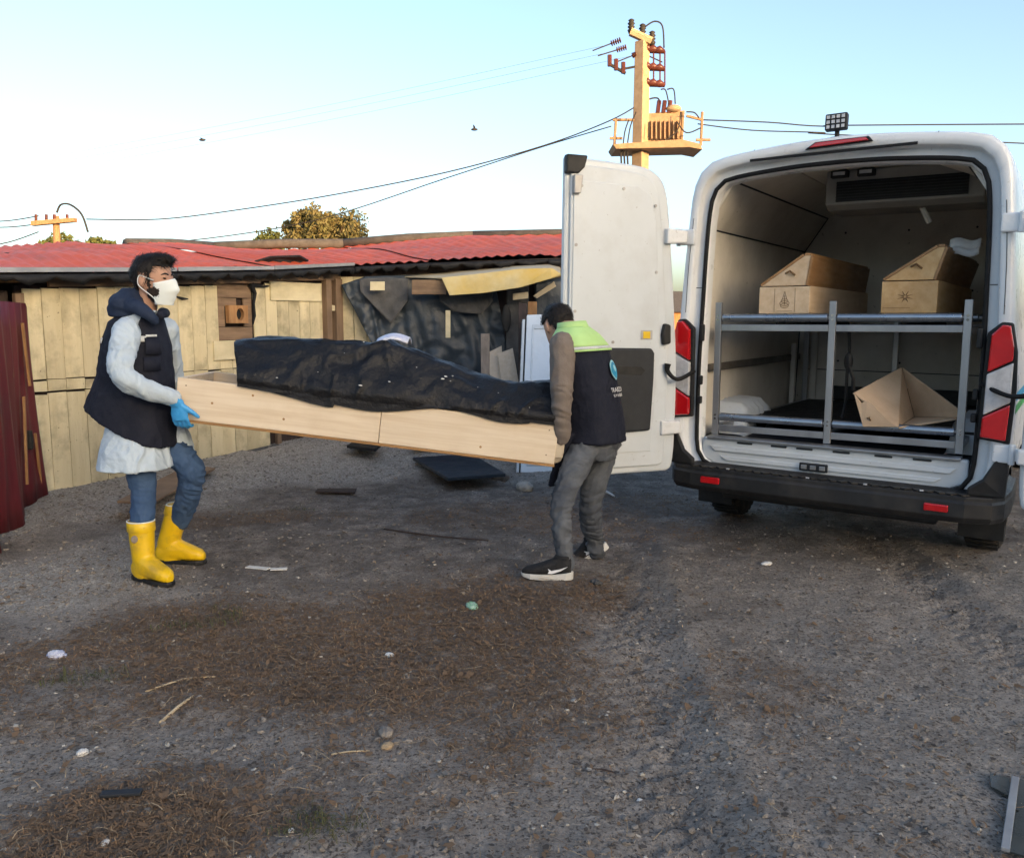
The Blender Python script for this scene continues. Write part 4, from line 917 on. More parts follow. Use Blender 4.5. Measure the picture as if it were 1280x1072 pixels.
# work lamp on the roof
wl = thing('work_lamp', 'small black square work lamp on the van roof edge', 'lamp', VP, (0, 0, -VH), local=True)
c0 = vl(1046, 153, .10)
MB().box(c0, (.125, .05, .095), Matrix.Rotation(-.12, 3, 'X')).build('housing', M['black'], wl, bevel=.008)
for i in range(4):
    for j in range(3): MB().box(c0 + V((-.042 + i * .028, -.027, -.028 + j * .028)), (.018, .008, .018)).build('led_lens', M['clear_lens'], wl)
b = MB(); b.tube([c0 + V((0, .02, -.04)), c0 + V((0, .02, -.085))], .014, 8); b.box(c0 + V((0, .02, -.085)), (.06, .04, .01)); b.build('bracket', M['black'], wl)

# ------------------------------------------------------------------ open coffin carried between the two men
YN, YF = 4.62, 5.16
cofL0, cofR0 = at(218, 525, YN), at(692, 583, YN)                       # bottom near corners
ax = (cofR0 - cofL0); CL = ax.length; ax.normalize(); cyv = V((0, 1, 0)); cz = ax.cross(cyv).normalized() * -1
if cz.z < 0: cz = -cz
ang = math.atan2(-(ax.z), ax.x)
cof = thing('coffin', 'open pale pine coffin tilted between the two men carrying it', 'coffin', cofL0, (0, ang, 0), local=True)
CW = YF - YN; CHh = .228
MB().box((CL * .5, -.001 + .011, .012 + CHh / 2), (CL * .519 * 0 + CL, .022, CHh)).v
x1 = CL * .535
for a, c in ((0, x1 - .0015), (x1 + .0015, CL)):
    MB().box(((a + c) / 2, .011, .012 + CHh / 2), (c - a, .022, CHh)).build('side_board', M['pine'], cof, bevel=.003)
    MB().box(((a + c) / 2, CW - .011, .012 + CHh / 2), (c - a, .022, CHh)).build('side_board', M['pine'], cof, bevel=.003)
for x in (.011, CL - .011): MB().box((x, CW / 2, .012 + CHh / 2), (.022, CW - .046, CHh - .004)).build('end_board', M['pine'], cof, bevel=.003)
MB().box((CL / 2, CW / 2, .004), (CL + .006, CW + .006, .014)).build('base_board', M['ply_edge'], cof, bevel=.002)
for x in (.05, CL - .05):
    for z in (.06, .2): MB().tube([(x, -.0008, z), (x, .004, z)], .004, 8).build('nail', M['ink'], cof)
for x, z in ((.42, .19), (.20, .12), (.95, .22), (1.7, .06), (.6, .08)): MB().tube([(x, -.0006, z), (x, .004, z)], .007, 10).build('wood_knot', M['ply_edge'], cof)
# body bag: heaped black sheet filling the coffin
prof_h = [(0, .20), (.03, .235), (.10, .255), (.22, .27), (.36, .275), (.43, .31), (.50, .285), (.60, .24), (.72, .185), (.80, .17), (.90, .185), (.97, .205), (1.0, .17)]
ph = np.array(prof_h); nxb, nyb = 230, 64; bx0, bx1 = .335, CL + .012
vsb, fsb = [], []
for i in range(nxb):
    t = i / (nxb - 1); xx = bx0 + (bx1 - bx0) * t; hh = np.interp(t, ph[:, 0], ph[:, 1])
    edge = .055 * math.exp(-((t - .30) / .16) ** 2) + .02 * math.sin(t * 17) * (.3 < t < .9) + .01
    for j in range(nyb):
        s_ = j / (nyb - 1)
        if s_ < .12: k = s_ / .12; yy = -.016; zz = .012 + CHh - edge * (1 - k) + .01 * k
        elif s_ > .88: k = (1 - s_) / .12; yy = CW + .016; zz = .012 + CHh - .05 * (1 - k) + .01 * k
        else:
            k = (s_ - .12) / .76; yy = -.016 + (CW + .032) * k; zz = .012 + CHh + .01 + hh * (min(1, (k / .30)) ** .8 if k < .45 else (math.sin(PI * (1 - k) / 1.1) ** .6)) * (.86 + .14 * math.sin(PI * k))
        vsb.append((xx, yy, zz))
for i in range(nxb - 1):
    for j in range(nyb - 1): a = i * nyb + j; fsb.append((a, a + 1, a + nyb + 1, a + nyb))
# closed ends
fsb.append(tuple(range(nyb - 1, -1, -1))); fsb.append(tuple((nxb - 1) * nyb + j for j in range(nyb)))
vb_ = np.array(vsb)
f1 = 1 - 2.4 * np.abs(fbm(vb_ @ np.array([[1.2, .5, .9], [.3, 2.5, 0], [-1.4, 0, 3.2]]) + fbm(vb_, 3, 2, 3)[:, None] * .35, 1.25, 2, 71)); f2 = 1 - 2.4 * np.abs(fbm(vb_ @ np.array([[1.0, .5, -.9], [.3, 1.5, 0], [1.4, 0, 2.2]]) + fbm(vb_, 4, 2, 5)[:, None] * .3, 3.6, 2, 77))
n3 = fbm(vb_ @ np.array([[1.1, .2, .7], [.2, 1.2, 0], [-1.8, .4, 1.6]]) + fbm(vb_, 3, 2, 15)[:, None] * .4, 2.4, 2, 91); f3 = np.exp(-(n3 / .07) ** 2) - .3
jj = np.tile(np.arange(nyb) / (nyb - 1), nxb); amp = np.where((jj < .10) | (jj > .9), .2, 1.)
tt_ = np.repeat(np.arange(nxb) / (nxb - 1), nyb); vb_[:, 0] -= (.10 * np.exp(-tt_ / .04) - .03 * np.exp(-(1 - tt_) / .03)) * np.clip((vb_[:, 2] - .27) / .2, 0, 1)
vb_[:, 2] += amp * (f1 * .020 + f2 * .010 + f3 * .008); vb_[:, 1] -= amp * (jj < .5) * (f1 * .018 + f2 * .012 + f3 * .014)
m_ = bpy.data.meshes.new('body_bag'); m_.from_pydata(vb_.tolist(), [], fsb); m_.update()
bag = link('body_bag', m_, M['body_bag'], None, True); bag.location = cofL0; bag.rotation_euler = (0, ang, 0)
tag(bag, 'black plastic body bag heaped in the open pine coffin', 'bag')
b = MB(); rows = []
for i in range(10): rows.append([V((1.02 + i * .02, .30 + .03 * k, .535 + .022 * math.sin(i * .4) + .03 * math.sin(k * .5) + .004 * i)) for k in range(8)])
b.loft(rows, cap=False, closed=False); o = b.build('cloth', M['litter_blue'], None, smooth=True); o.modifiers.new('s', 'SOLIDIFY').thickness = .01; o.location = cofL0; o.rotation_euler = (0, ang, 0)
tag(o, 'scrap of pale blue sheet showing above the middle of the black bag', 'cloth')
# pale crumbs of dirt on the bag
b = MB(); rr = random.Random(4)
for _ in range(15):
    i = rr.randrange(10, nxb - 8); j = rr.randrange(9, 26); p = V(vb_[i * nyb + j]); s_ = rr.uniform(.002, .007)
    if rr.random() < .3: p = V(vb_[145 * nyb + 16]) + V((rr.uniform(-.03, .03), -.004, rr.uniform(-.02, .02)))
    b.ell(p + V((0, -.003, .003)), (s_ * rr.uniform(.8, 2), s_, s_ * .7), n=6, m=4)
tag(b.build('dirt_crumbs', M['litter_white'], bag, world=False), kind='stuff')

# ------------------------------------------------------------------ people
def basis(f, up=UP):
    f = V(f).normalized(); l = V(up).cross(f).normalized(); return f, l, f.cross(l).normalized()
HEAD = [(-.005, .070, .035, .022), (.008, .088, .005, .040), (.03, .097, -.03, .054), (.06, .100, -.062, .064), (.09, .098, -.082, .070), (.12, .096, -.092, .0745), (.15, .097, -.097, .0765), (.175, .093, -.096, .075), (.20, .080, -.086, .066), (.22, .058, -.066, .050), (.234, .026, -.036, .027), (.239, .0, -.012, .010)]
def head_solid(mb, o, f, l, u, grow=0., ears=True, nose=True):
    rings = []
    for z, xf, xb, hw in HEAD: rings.append(ring(o + u * (z + grow * (1 if z > .1 else -.5)) + f * ((xf + xb) / 2), f * ((xf - xb) / 2 + grow), l * (hw + grow), 24, 2.25))
    mb.loft(rings)
    if nose:
        mb.loft([ring(o + u * .135 + f * .092, f * .008, l * .007, 10), ring(o + u * .105 + f * .105, f * .013, l * .011, 10), ring(o + u * .085 + f * .112, f * .016, l * .017, 10), ring(o + u * .078 + f * .100, f * .01, l * .015, 10)])
        mb.ell(o + u * .135 + f * .088 + l * .03, (.012, .02, .008), Matrix((f, l, u)).transposed()); mb.ell(o + u * .138 + f * .088 - l * .03, (.012, .02, .008), Matrix((f, l, u)).transposed())
        mb.ell(o + u * .043 + f * .096, (.012, .022, .008), Matrix((f, l, u)).transposed())
    if ears:
        for s_ in (-1, 1):
            R = Matrix((f * .95 + l * s_ * -.3, l * .9, u)).transposed()
            mb.ell(o + u * .110 - f * .006 + l * s_ * .080, (.023, .011, .036), R, 12, 7)
def limb(mb, pts, rad, n=14, k=5):
    path = catmull(pts, k); rs = np.interp(np.linspace(0, 1, len(path)), np.linspace(0, 1, len(rad)), rad); mb.tube(path, list(rs), n)
    mb.ell(path[0], (rs[0],) * 3, None, 12, 7); mb.ell(path[-1], (rs[-1] * .98,) * 3, None, 12, 7)
def hand(mb, wrist, d, pn, thumb, curl=.5, size=1., th_out=.5):
    """wrist point, d fingers' direction, pn direction the palm faces, thumb side direction"""
    d, pn, th = V(d).normalized(), V(pn).normalized(), V(thumb).normalized(); s_ = size
    c0, c1 = V(wrist), V(wrist) + d * .095 * s_
    mb.loft([ring(c0 - d * .01, th * .026 * s_, pn * .020 * s_, 14), ring(c0 + d * .025 * s_, th * .036 * s_, pn * .020 * s_, 14), ring(c0 + d * .065 * s_, th * .043 * s_, pn * .017 * s_, 14), ring(c1, th * .040 * s_, pn * .013 * s_, 14)])
    for k, (off, ln) in enumerate(((.031, .078), (.0105, .088), (-.0105, .082), (-.031, .064))):
        p = c1 + th * off * s_ - d * .012; a = 0; path = [p]
        for j, fr in enumerate((.46, .31, .25)):
            a += curl * (.55, .95, .75)[j]; dirn = (d * math.cos(a) + pn * math.sin(a)); p = p + dirn * ln * fr * s_; path.append(p)
        mb.tube(path, [.0105 * s_, .0095 * s_, .0088 * s_, .0068 * s_], 10); mb.ell(path[-1], (.0068 * s_,) * 3, None, 8, 5)
    p = c0 + d * .03 * s_ + th * .030 * s_; dt = (th * th_out + d * (1 - th_out * .5) + pn * .2).normalized()
    q = p + dt * .045 * s_; e = q + (dt + d * .25 + pn * .15).normalized() * .034 * s_
    mb.tube([p - dt * .02, p, q, e], [.012 * s_, .015 * s_, .0115 * s_, .0085 * s_], 10); mb.ell(e, (.0085 * s_,) * 3, None, 8, 5)

def strands(hair, par, ho, hf, hl_, hu, n, ln, seed):
    """fine strips that break up the hair's surface and outline"""
    rr = np.random.RandomState(seed); me_ = hair.data; off = OFF[hair.name]; vs_, fs_ = [], []
    for k in rr.randint(len(me_.vertices), size=n):
        v = me_.vertices[int(k)]; p = v.co + off; nn = v.normal; r_ = p - ho; fl = -hu * .9 - hf * .35 if r_.dot(hf) < .03 else hf * .9 + hl_ * rr.randn() * .4 - hu * .1
        if r_.dot(hu) > .22: fl = hf * .8 + hl_ * rr.randn() * .6
        fl = V(fl) + V(rr.randn(3)) * .35; fl = (fl - nn * fl.dot(nn)).normalized(); sd_ = nn.cross(fl) * .0012; L_ = ln * (.5 + rr.rand()); b_ = len(vs_); lift = .004 + .006 * rr.rand()
        for t in (0, .5, 1): c_ = p + fl * L_ * t + nn * (lift * math.sin(PI * (.25 + t * .6)) - .001); vs_ += [c_ - sd_ * (1 - .7 * t), c_ + sd_ * (1 - .7 * t)]
        fs_ += [(b_, b_ + 1, b_ + 3, b_ + 2), (b_ + 2, b_ + 3, b_ + 5, b_ + 4)]
    q = MB(); q.add(vs_, fs_); tag(q.build('hair_strands', M['hair'], hair), kind='stuff')
# ======== man on the left: gown, vest, mask, gloves, yellow boots
p1 = thing('person', 'man in navy vest, pale gown, face mask and yellow rubber boots', 'person', gp(200, 722))
f1_ = V((.975, -.22, 0)); f, l, u = basis(f1_)
hp = at(181, 556, 4.74); ch = at(176, 425, 4.74); nk = at(181, 390, 4.74)
ho = at(191, 378, 4.72); HS = 1.06
hf, hl_, hu = [q * HS for q in basis(V((.985, -.17, -.05)))]
shR, elR, wrR = at(158, 414, 4.55), at(154, 470, 4.42), at(217, 498, 4.56)
shL, elL, wrL = at(207, 412, 4.93), at(214, 468, 5.10), at(224, 486, 5.20)
g1 = gp(181, 727); g2 = gp(212, 703); T1 = at(176, 651, 4.60); T2 = at(224, 630, g2.y)
kR, aR = at(179, 610, 4.66), g1 + UP * .13; kL, aL = at(238, 586, 4.80), g2 + UP * .13
hR, hL = hp - l * .065, hp + l * .085
B = MB(); head_solid(B, ho, hf, hl_, hu)
limb(B, [nk - u * .06 - f * .02, nk + f * .005, ho + hu * .06 - hf * .02], [.062, .057, .055])
B.loft([ring(nk - u * .02, f * .06, l * .08), ring(ch + u * .08, f * .09, l * .16), ring(ch, f * .115, l * .165), ring((ch + hp) / 2, f * .105, l * .145), ring(hp, f * .115, l * .16), ring(hp - u * .1, f * .1, l * .14)])
for a, b_, c_ in ((shR, elR, wrR), (shL, elL, wrL)): limb(B, [a, b_, c_], [.055, .042, .028])
for a, b_, c_, e_ in ((hR, kR, T1, g1), (hL, kL, T2, g2)): limb(B, [a, b_, c_ - UP * .1, e_ + UP * .09], [.055, .036, .03, .03])
remesh(B, 'body', M['skin'], p1, .0085, 3)
# hair: cap over the crown with a combed-forward front
H = MB(); head_solid(H, ho, hf, hl_, hu, .007, False, False)
H.ell(ho + hu * .225 + hf * .045, (.062, .062, .028), Matrix((hf, hl_, hu)).transposed()); H.ell(ho + hu * .222 + hf * .075, (.036, .050, .024), Matrix((hf, hl_, hu)).transposed()); H.ell(ho + hu * .15 - hf * .07, (.045, .06, .06), Matrix((hf, hl_, hu)).transposed())
def hair_cut(co):
    r_ = (co - np.array(ho)) / HS ** 2; a = r_ @ np.array(hf); z = r_ @ np.array(hu)
    return (z > .185 + .1 * np.clip(a - .055, 0, 1)) | ((a < .045) & (z > .152)) | ((a < .034) & (a > .016) & (z > .10)) | ((a < -.034) & (z > .10)) | ((a < -.05) & (z > .03))
hr = remesh(H, 'hair', M['hair'], p1, .006, 2, .004, 55, (1, 1, .35), 3, hair_cut); hr.modifiers.new('s', 'SOLIDIFY').thickness = .012
strands(hr, p1, ho, hf, hl_, hu, 2600, .035, 1)
Bd = MB(); head_solid(Bd, ho, hf, hl_, hu, .0045, False, False)
def beard_cut(co):
    r_ = (co - np.array(ho)) / HS ** 2; a = r_ @ np.array(hf); z = r_ @ np.array(hu)
    j = fbm(co, 60, 2, 2) * .012; return ((z + j < .07 + .5 * np.clip(a - .02, 0, .03)) & (a + j > .004 + .25 * np.clip(.03 - z, 0, 1)) & (z > -.03)) | ((z < .125) & (a + j > .012) & (a + j < .036))
bd = remesh(Bd, 'beard', M['beard'], p1, .006, 1, .002, 70, (1, 1, 1), 4, beard_cut)
# surgical mask
Mk = MB(); rows = []
for i in range(17):
    t = i / 16; z = .118 - .13 * t; row = []
    for k in range(19):
        a = (k / 18 - .5) * 2; z = .112 - .122 * t; wdt = .064 * (1 - .25 * t)
        bul = .010 + .036 * math.exp(-((t - .38) / .34) ** 2) * (1 - abs(a)) ** .6
        xf = .098 * math.cos(a * 1.02) + bul * (1 - abs(a) ** 1.5) - .012 * abs(a) + (.008 * math.sin(t * PI * 6) * (1 - abs(a)) * .35)
        z += .016 * (1 - t) * (1 - abs(a)) - .012 * (1 - t) * abs(a); row.append(ho + hu * (z) + hl_ * (wdt * 1.06 * math.sin(a * 1.35)) + hf * (xf + .005))
    rows.append(row)
Mk.loft(rows, cap=False, closed=False); mk = Mk.build('face_mask', M['mask'], p1, smooth=True); mk.modifiers.new('s', 'SOLIDIFY').thickness = .003
for s_ in (-1, 1):
    e = ho + hu * .108 - hf * .012 + hl_ * s_ * .088
    c = MB(); c.tube(catmull([ho + hu * .113 + hf * .052 + hl_ * s_ * .073, ho + hu * .128 + hf * .01 + hl_ * s_ * .084, e + hu * .026 - hf * .006, e - hf * .016, e - hu * .03 - hf * .004, ho + hu * .03 + hf * .04 + hl_ * s_ * .066, ho + hu * .0 + hf * .06 + hl_ * s_ * .058], 4), .0026, 6); c.build('ear_loop', M['mask'], mk)
    MB().ell(ho + hu * .127 + hf * .0885 + hl_ * s_ * .030, (.006, .013, .0065), Matrix((hf, hl_, hu)).transposed()).build('eye', M['eye'], p1, smooth=True)
    c = MB(); c.tube(catmull([ho + hu * .146 + hf * .098 + hl_ * s_ * .014, ho + hu * .151 + hf * .094 + hl_ * s_ * .034, ho + hu * .143 + hf * .080 + hl_ * s_ * .053], 4), [.004, .0055, .002], 6); c.build('eyebrow', M['hair'], p1)
# gown
G = MB()
G.loft([ring(at(183, 388, 4.73), f * .085, l * .095, 28, 2.2), ring(at(176, 404, 4.74), f * .105, l * .165, 28, 2.4), ring(at(173, 432, 4.74), f * .130, l * .15, 28, 2.4), ring(at(171, 480, 4.74), f * .14, l * .155, 28, 2.4), ring(at(173, 525, 4.74), f * .16, l * .165, 28, 2.3), ring(at(173, 560, 4.72), f * .185, l * .215, 28, 2.3), ring(at(172, 584, 4.70), f * .198, l * .22, 28, 2.3)])
limb(G, [shR, elR, wrR + (elR - wrR).normalized() * .01], [.074, .070, .062, .058, .045]); limb(G, [shL, elL, wrL], [.074, .066, .048])
G.loft([ring(at(205, 520, 4.83), f * .09, l * .10, 20), ring(at(218, 545, 4.84), f * .085, l * .10, 20), ring(at(226, 566, 4.84), f * .07, l * .09, 20)])
gw = remesh(G, 'gown', M['gown'], p1, .0075, 1, .013, 10, (1, 1, .8), 12, None, .0012)
# vest
VR_ = [(at(178, 390, 4.735), .095, .11), (at(172, 404, 4.74), .135, .155), (at(172, 432, 4.74), .168, .178), (at(170, 480, 4.74), .195, .195), (at(167, 515, 4.74), .228, .205), (at(166, 531, 4.74), .240, .208)]
Vs = MB(); vr = []
for i, (c, a, b_) in enumerate(VR_):
    tl = (0, .02, .03, .06, .10, .125)[i]; vr.append(ring(c, f * a - u * tl * (a / .24), l * b_, 30, 2.5))
Vs.loft(vr); vest = remesh(Vs, 'vest', M['navy'], p1, .0085, 1, .009, 8, (1, 1, .6), 22, None, .001)
def vband(z, h, name, m, t0, t1, grow=.011):
    """strip that follows the vest's outline between two angles"""
    cs = [c for c, _, _ in VR_]; zs = [c.z for c in cs]; rows = []
    for zz in (z, z + h / 2, z + h):
        a = np.interp(zz, zs[::-1], [q[1] for q in VR_][::-1]) + grow; b_ = np.interp(zz, zs[::-1], [q[2] for q in VR_][::-1]) + grow
        cx = np.interp(zz, zs[::-1], [c.x for c in cs][::-1]); cy = np.interp(zz, zs[::-1], [c.y for c in cs][::-1]); row = []
        for k in range(15):
            t = t0 + (t1 - t0) * k / 14; ct, st_ = math.cos(t), math.sin(t)
            row.append(V((cx, cy, zz)) + f * a * math.copysign(abs(ct) ** .8, ct) + l * b_ * math.copysign(abs(st_) ** .8, st_))
        rows.append(row)
    q = MB(); q.loft(rows, cap=False, closed=False); q = q.build(name, M[m], vest, smooth=True); q.modifiers.new('s', 'SOLIDIFY').thickness = .004; return q
zb_ = at(180, 429, 4.6).z
vband(zb_, .03, 'reflective_stripe', 'reflective', PI * 1.02, PI * 1.30); vband(zb_ + .01, .03, 'reflective_stripe', 'reflective', PI * 1.72, PI * 1.80)
vband(zb_ + .035, .012, 'pocket_piping', 'reflective', PI * 1.80, PI * 1.93); vband(zb_ - .06, .09, 'chest_pocket', 'navy', PI * 1.78, PI * 1.95, .016); vband(zb_ - .15, .075, 'chest_pocket', 'navy', PI * 1.76, PI * 1.94, .014)
Hd = MB(); Hd.loft([ring(at(165, 396, 4.73), f * .12, l * .13, 20), ring(at(163, 384, 4.73), f * .115, l * .13, 20), ring(at(164, 370, 4.73), f * .085, l * .105, 20), ring(at(167, 360, 4.73), f * .05, l * .075, 20)]); Hd.ell(at(161, 380, 4.70), (.10, .12, .075))
Hd.tube(catmull([at(196, 404, 4.62), at(184, 392, 4.58), at(165, 382, 4.62), at(150, 384, 4.73), at(165, 378, 4.86), at(185, 388, 4.88), at(200, 402, 4.82)], 5), [.02, .035, .045, .05, .045, .035, .02], 12)
remesh(Hd, 'hood', M['hood_navy'], vest, .009, 3, .009, 11, (1, 1, 1), 31)
Cl = MB(); Cl.tube(catmull([at(199, 396, 4.62), at(203, 392, 4.68), at(206, 391, 4.76), at(201, 389, 4.82)], 4), [.02, .028, .028, .02], 10); remesh(Cl, 'collar', M['navy'], vest, .008, 2, .003, 12)
# jeans
J = MB(); limb(J, [hR + u * .02, kR, T1 - UP * .10], [.090, .082, .074, .068, .056]); limb(J, [hL + u * .02, kL, T2 - UP * .10], [.092, .086, .080, .069, .056])
J.loft([ring(hp + u * .08, f * .12, l * .165), ring(hp, f * .125, l * .175), ring(hp - u * .08, f * .11, l * .16)])
remesh(J, 'jeans', M['blue_jeans'], p1, .0075, 1, .014, 11, (.35, .35, 1.5), 41)
# boots
def boot(top, ankle, fd, gz, par, ln=.29):
    fd = V((fd[0], fd[1], 0)).normalized(); sd_ = UP.cross(fd); a0 = V((ankle.x, ankle.y, gz)); b = MB()
    sh = [top, top + (V((ankle.x, ankle.y, gz + .12)) - top) * .5, V((ankle.x, ankle.y, gz + .13))]
    rg = [ring(sh[0], fd * .074, sd_ * .070, 22), ring(sh[1], fd * .070, sd_ * .064, 22), ring(sh[2], fd * .068, sd_ * .056, 22), ring(a0 + UP * .085 + fd * .005, fd * .078, sd_ * .047, 22), ring(a0 + UP * .02 + fd * .01, fd * .082, sd_ * .046, 22)]
    b.loft(rg)
    ft = [(-.075, .030, .040), (-.05, .045, .05), (.03, .055, .070), (.10, .050, .055), (.16, .050, .042), (.20, .042, .034), (.225, .024, .022)]
    b.loft([ring(a0 + fd * q + UP * (.022 + h_), sd_ * w_, UP * h_, 20, 2.4) for q, w_, h_ in ft])
    bo = remesh(b, 'boot', M['boot_yellow'], par, .0075, 3, .002, 10, (1, 1, 1), 3)
    so = MB(); outl = [(-.088, .0), (-.08, .028), (-.04, .047), (.02, .043), (.08, .047), (.14, .056), (.19, .050), (.225, .028), (.236, 0)]
    full = outl + [(x, -y) for x, y in outl[-2:0:-1]]
    so.prism([a0 + fd * x + sd_ * y + UP * .002 for x, y in full], UP * .026); so.build('sole', M['black'], bo, bevel=.006)
    bd_ = MB(); d_ = (sh[0] - sh[1]).normalized(); bd_.loft([ring(sh[0] - d_ * .055, fd * .075, sd_ * .071, 24), ring(sh[0] - d_ * .05, fd * .078, sd_ * .074, 24), ring(sh[0] - d_ * .004, fd * .078, sd_ * .074, 24), ring(sh[0] + d_ * .002, fd * .074, sd_ * .070, 24)], cap=False); bd_.build('top_band', M['boot_yellow'], bo, smooth=True)
    rim_ = MB(); rim_.tube(ring(sh[0] + d_ * .003, fd * .075, sd_ * .071, 24) + [ring(sh[0] + d_ * .003, fd * .075, sd_ * .071, 24)[0]], .0035, 6); rim_.build('rim_edge', M['mask'], bo)
    return bo
bo = boot(T1, g1, (.86, -.5), gh(g1.x, g1.y), p1); 
em = at(168, 674, T1.y - .083); c = MB(); c.ell(em, (.018, .004, .022), Matrix.Rotation(.5, 3, 'Z')); c.build('round_mark', M['grey_wood'], bo, smooth=True)
boot(T2, g2, (.995, -.1), gh(g2.x, g2.y), p1)
# gloves
Gl = MB(); hand(Gl, at(222, 502, 4.565), V((.06, .10, -1)), V((.10, 1, 0)), V((1, -.05, .05)), .75, 1.12, .75); limb(Gl, [wrR + (elR - wrR) * .12, at(221, 503, 4.565)], [.043, .034])
remesh(Gl, 'glove', M['glove_blue'], p1, .0045, 2, .0015, 30)
Gl = MB(); hand(Gl, at(226, 484, 5.21), V((.06, -.1, -1)), V((.1, -1, 0)), V((1, .05, .05)), .75, 1.05, .75); limb(Gl, [wrL, at(226, 484, 5.21)], [.042, .033])
remesh(Gl, 'glove', M['glove_blue'], p1, .005, 2)

# ======== man on the right: bending, seen from behind
p2 = thing('person', 'bending man in navy vest with lime shoulders and grey jeans', 'person', gp(700, 722))
f2_ = V((-.84, .54, 0)); f, l, u = basis(f2_)
hp = at(745, 556, 4.86); ch = at(731, 455, 4.80); nk = at(717, 414, 4.77)
sp = (nk - hp).normalized(); fs = (f - sp * f.dot(sp)).normalized()
hf, hl_, hu = basis(V((-.36, .80, -.52))); ho = at(704, 430, 4.85)
shL, elL, wrL = at(703, 432, 4.64), at(702, 492, 4.60), at(702, 548, 4.66)
shR, elR, wrR = at(741, 436, 4.94), at(725, 492, 5.12), at(700, 545, 5.14)
hL, hR = at(731, 566, 4.76), at(757, 563, 4.95); kL, aL = at(702, 634, 4.60), at(708, 708, 4.60); kR, aR = at(738, 634, 4.93), at(746, 689, 5.08)
B = MB(); head_solid(B, ho, hf, hl_, hu)
limb(B, [nk - sp * .06, nk, ho + hu * .07 - hf * .025], [.066, .06, .056])
B.loft([ring(nk - sp * .03, fs * .06, l * .08), ring(nk - sp * .10, fs * .09, l * .165), ring(ch, fs * .115, l * .17), ring((ch + hp) / 2, fs * .11, l * .15), ring(hp, fs * .08, l * .11), ring(hp - u * .06, f * .06, l * .08)])
for a, b_, c_ in ((shL, elL, wrL), (shR, elR, wrR)): limb(B, [a, b_, c_], [.055, .043, .030])
for a, b_, c_ in ((hL, kL, aL), (hR, kR, aR)): limb(B, [a, b_, c_], [.055, .034, .026])
remesh(B, 'body', M['skin'], p2, .0085, 3)
H = MB(); head_solid(H, ho, hf, hl_, hu, .008, False, False); H.ell(ho + hu * .15 - hf * .06, (.05, .065, .07), Matrix((hf, hl_, hu)).transposed())
def hair_cut2(co):
    r_ = co - np.array(ho); a = r_ @ np.array(hf); z = r_ @ np.array(hu)
    return (z > .18) | ((a < .05) & (z > .15)) | ((a < -.032) & (z > .10)) | ((a < -.05) & (z > .06))
hr = remesh(H, 'hair', M['hair'], p2, .006, 2, .0025, 60, (1, 1, .4), 5, hair_cut2); hr.modifiers.new('s', 'SOLIDIFY').thickness = .01
strands(hr, p2, ho, hf, hl_, hu, 2200, .018, 2)
for s_ in (-1, 1): MB().ell(ho + hu * .127 + hf * .0885 + hl_ * s_ * .030, (.006, .013, .0065), Matrix((hf, hl_, hu)).transposed()).build('eye', M['eye'], p2, smooth=True)
Sw = MB(); limb(Sw, [shL + sp * .0, elL, wrL], [.076, .070, .060, .054, .040]); limb(Sw, [shR, elR, wrR], [.075, .068, .045])
Sw.loft([ring(nk - sp * .04, fs * .07, l * .09), ring(nk - sp * .11, fs * .10, l * .17), ring(ch, fs * .12, l * .175)])
remesh(Sw, 'sweater', M['sweater'], p2, .0075, 1, .014, 9, (.7, .7, 1.3), 51)
TV = [(at(716, 410, 4.775), .072, .085), (at(720, 420, 4.78), .105, .145), (at(726, 437, 4.79), .14, .185), (at(731, 462, 4.80), .158, .19), (at(737, 500, 4.83), .165, .188), (at(742, 532, 4.85), .168, .190), (at(743, 551, 4.855), .172, .192)]
def tring(i_, g=0.):
    i0 = min(int(i_), len(TV) - 2); t = i_ - i0; c = lerp(TV[i0][0], TV[i0 + 1][0], t); a = lerp(TV[i0][1], TV[i0 + 1][1], t); b_ = lerp(TV[i0][2], TV[i0 + 1][2], t)
    w_ = min(1, i_ / 5.5); axf = (fs * (1 - w_) + f * w_).normalized()
    return c, axf * (a + g), l * (b_ + g)
Vs = MB(); Vs.loft([ring(*tring(i_), 30, 2.5) for i_ in np.linspace(0, 6, 13)])
# front panel hanging forward as he bends
Vs.loft([ring(at(716, 540, 4.78), f * .05, l * .10, 16), ring(at(703, 575, 4.80), f * .035, l * .085, 16), ring(at(692, 606, 4.83), f * .022, l * .06, 16)])
vest = remesh(Vs, 'vest', M['navy'], p2, .0080, 1, .006, 9, (1, 1, .7), 61, None, .001)
def tpatch(name, m, i0, i1, t0, t1, n=24, k=8, g=.009, parent=None, th=.004):
    rows = []
    for a in np.linspace(i0, i1, k):
        c, A, Bv = tring(a, g); row = []
        for q in range(n):
            t = t0 + (t1 - t0) * q / (n - 1); ct, st_ = math.cos(t), math.sin(t); row.append(c + A * math.copysign(abs(ct) ** .8, ct) + Bv * math.copysign(abs(st_) ** .8, st_))
        rows.append(row)
    q = MB(); q.loft(rows, cap=False, closed=False); q = q.build(name, M[m], parent or vest, smooth=True); q.modifiers.new('s', 'SOLIDIFY').thickness = th; return q
tpatch('lime_yoke', 'hivis', .0, 1.80, .12 * PI, 1.95 * PI, 40, 10, .010); tpatch('reflective_stripe', 'reflective', 1.82, 1.99, .20 * PI, 1.9 * PI, 40, 3, .010); tpatch('lime_piping', 'hivis', 2.0, 2.09, .2 * PI, 1.9 * PI, 40, 2, .0105)
b = MB(); c_ = TV[0][0]; b.loft([ring(c_ - sp * .03, fs * .10, l * .108, 26), ring(c_ + sp * .01, fs * .088, l * .095, 26), ring(c_ + sp * .035, fs * .082, l * .086, 26)], cap=False); o = b.build('collar', M['hivis'], vest, smooth=True); o.modifiers.new('s', 'SOLIDIFY').thickness = .008
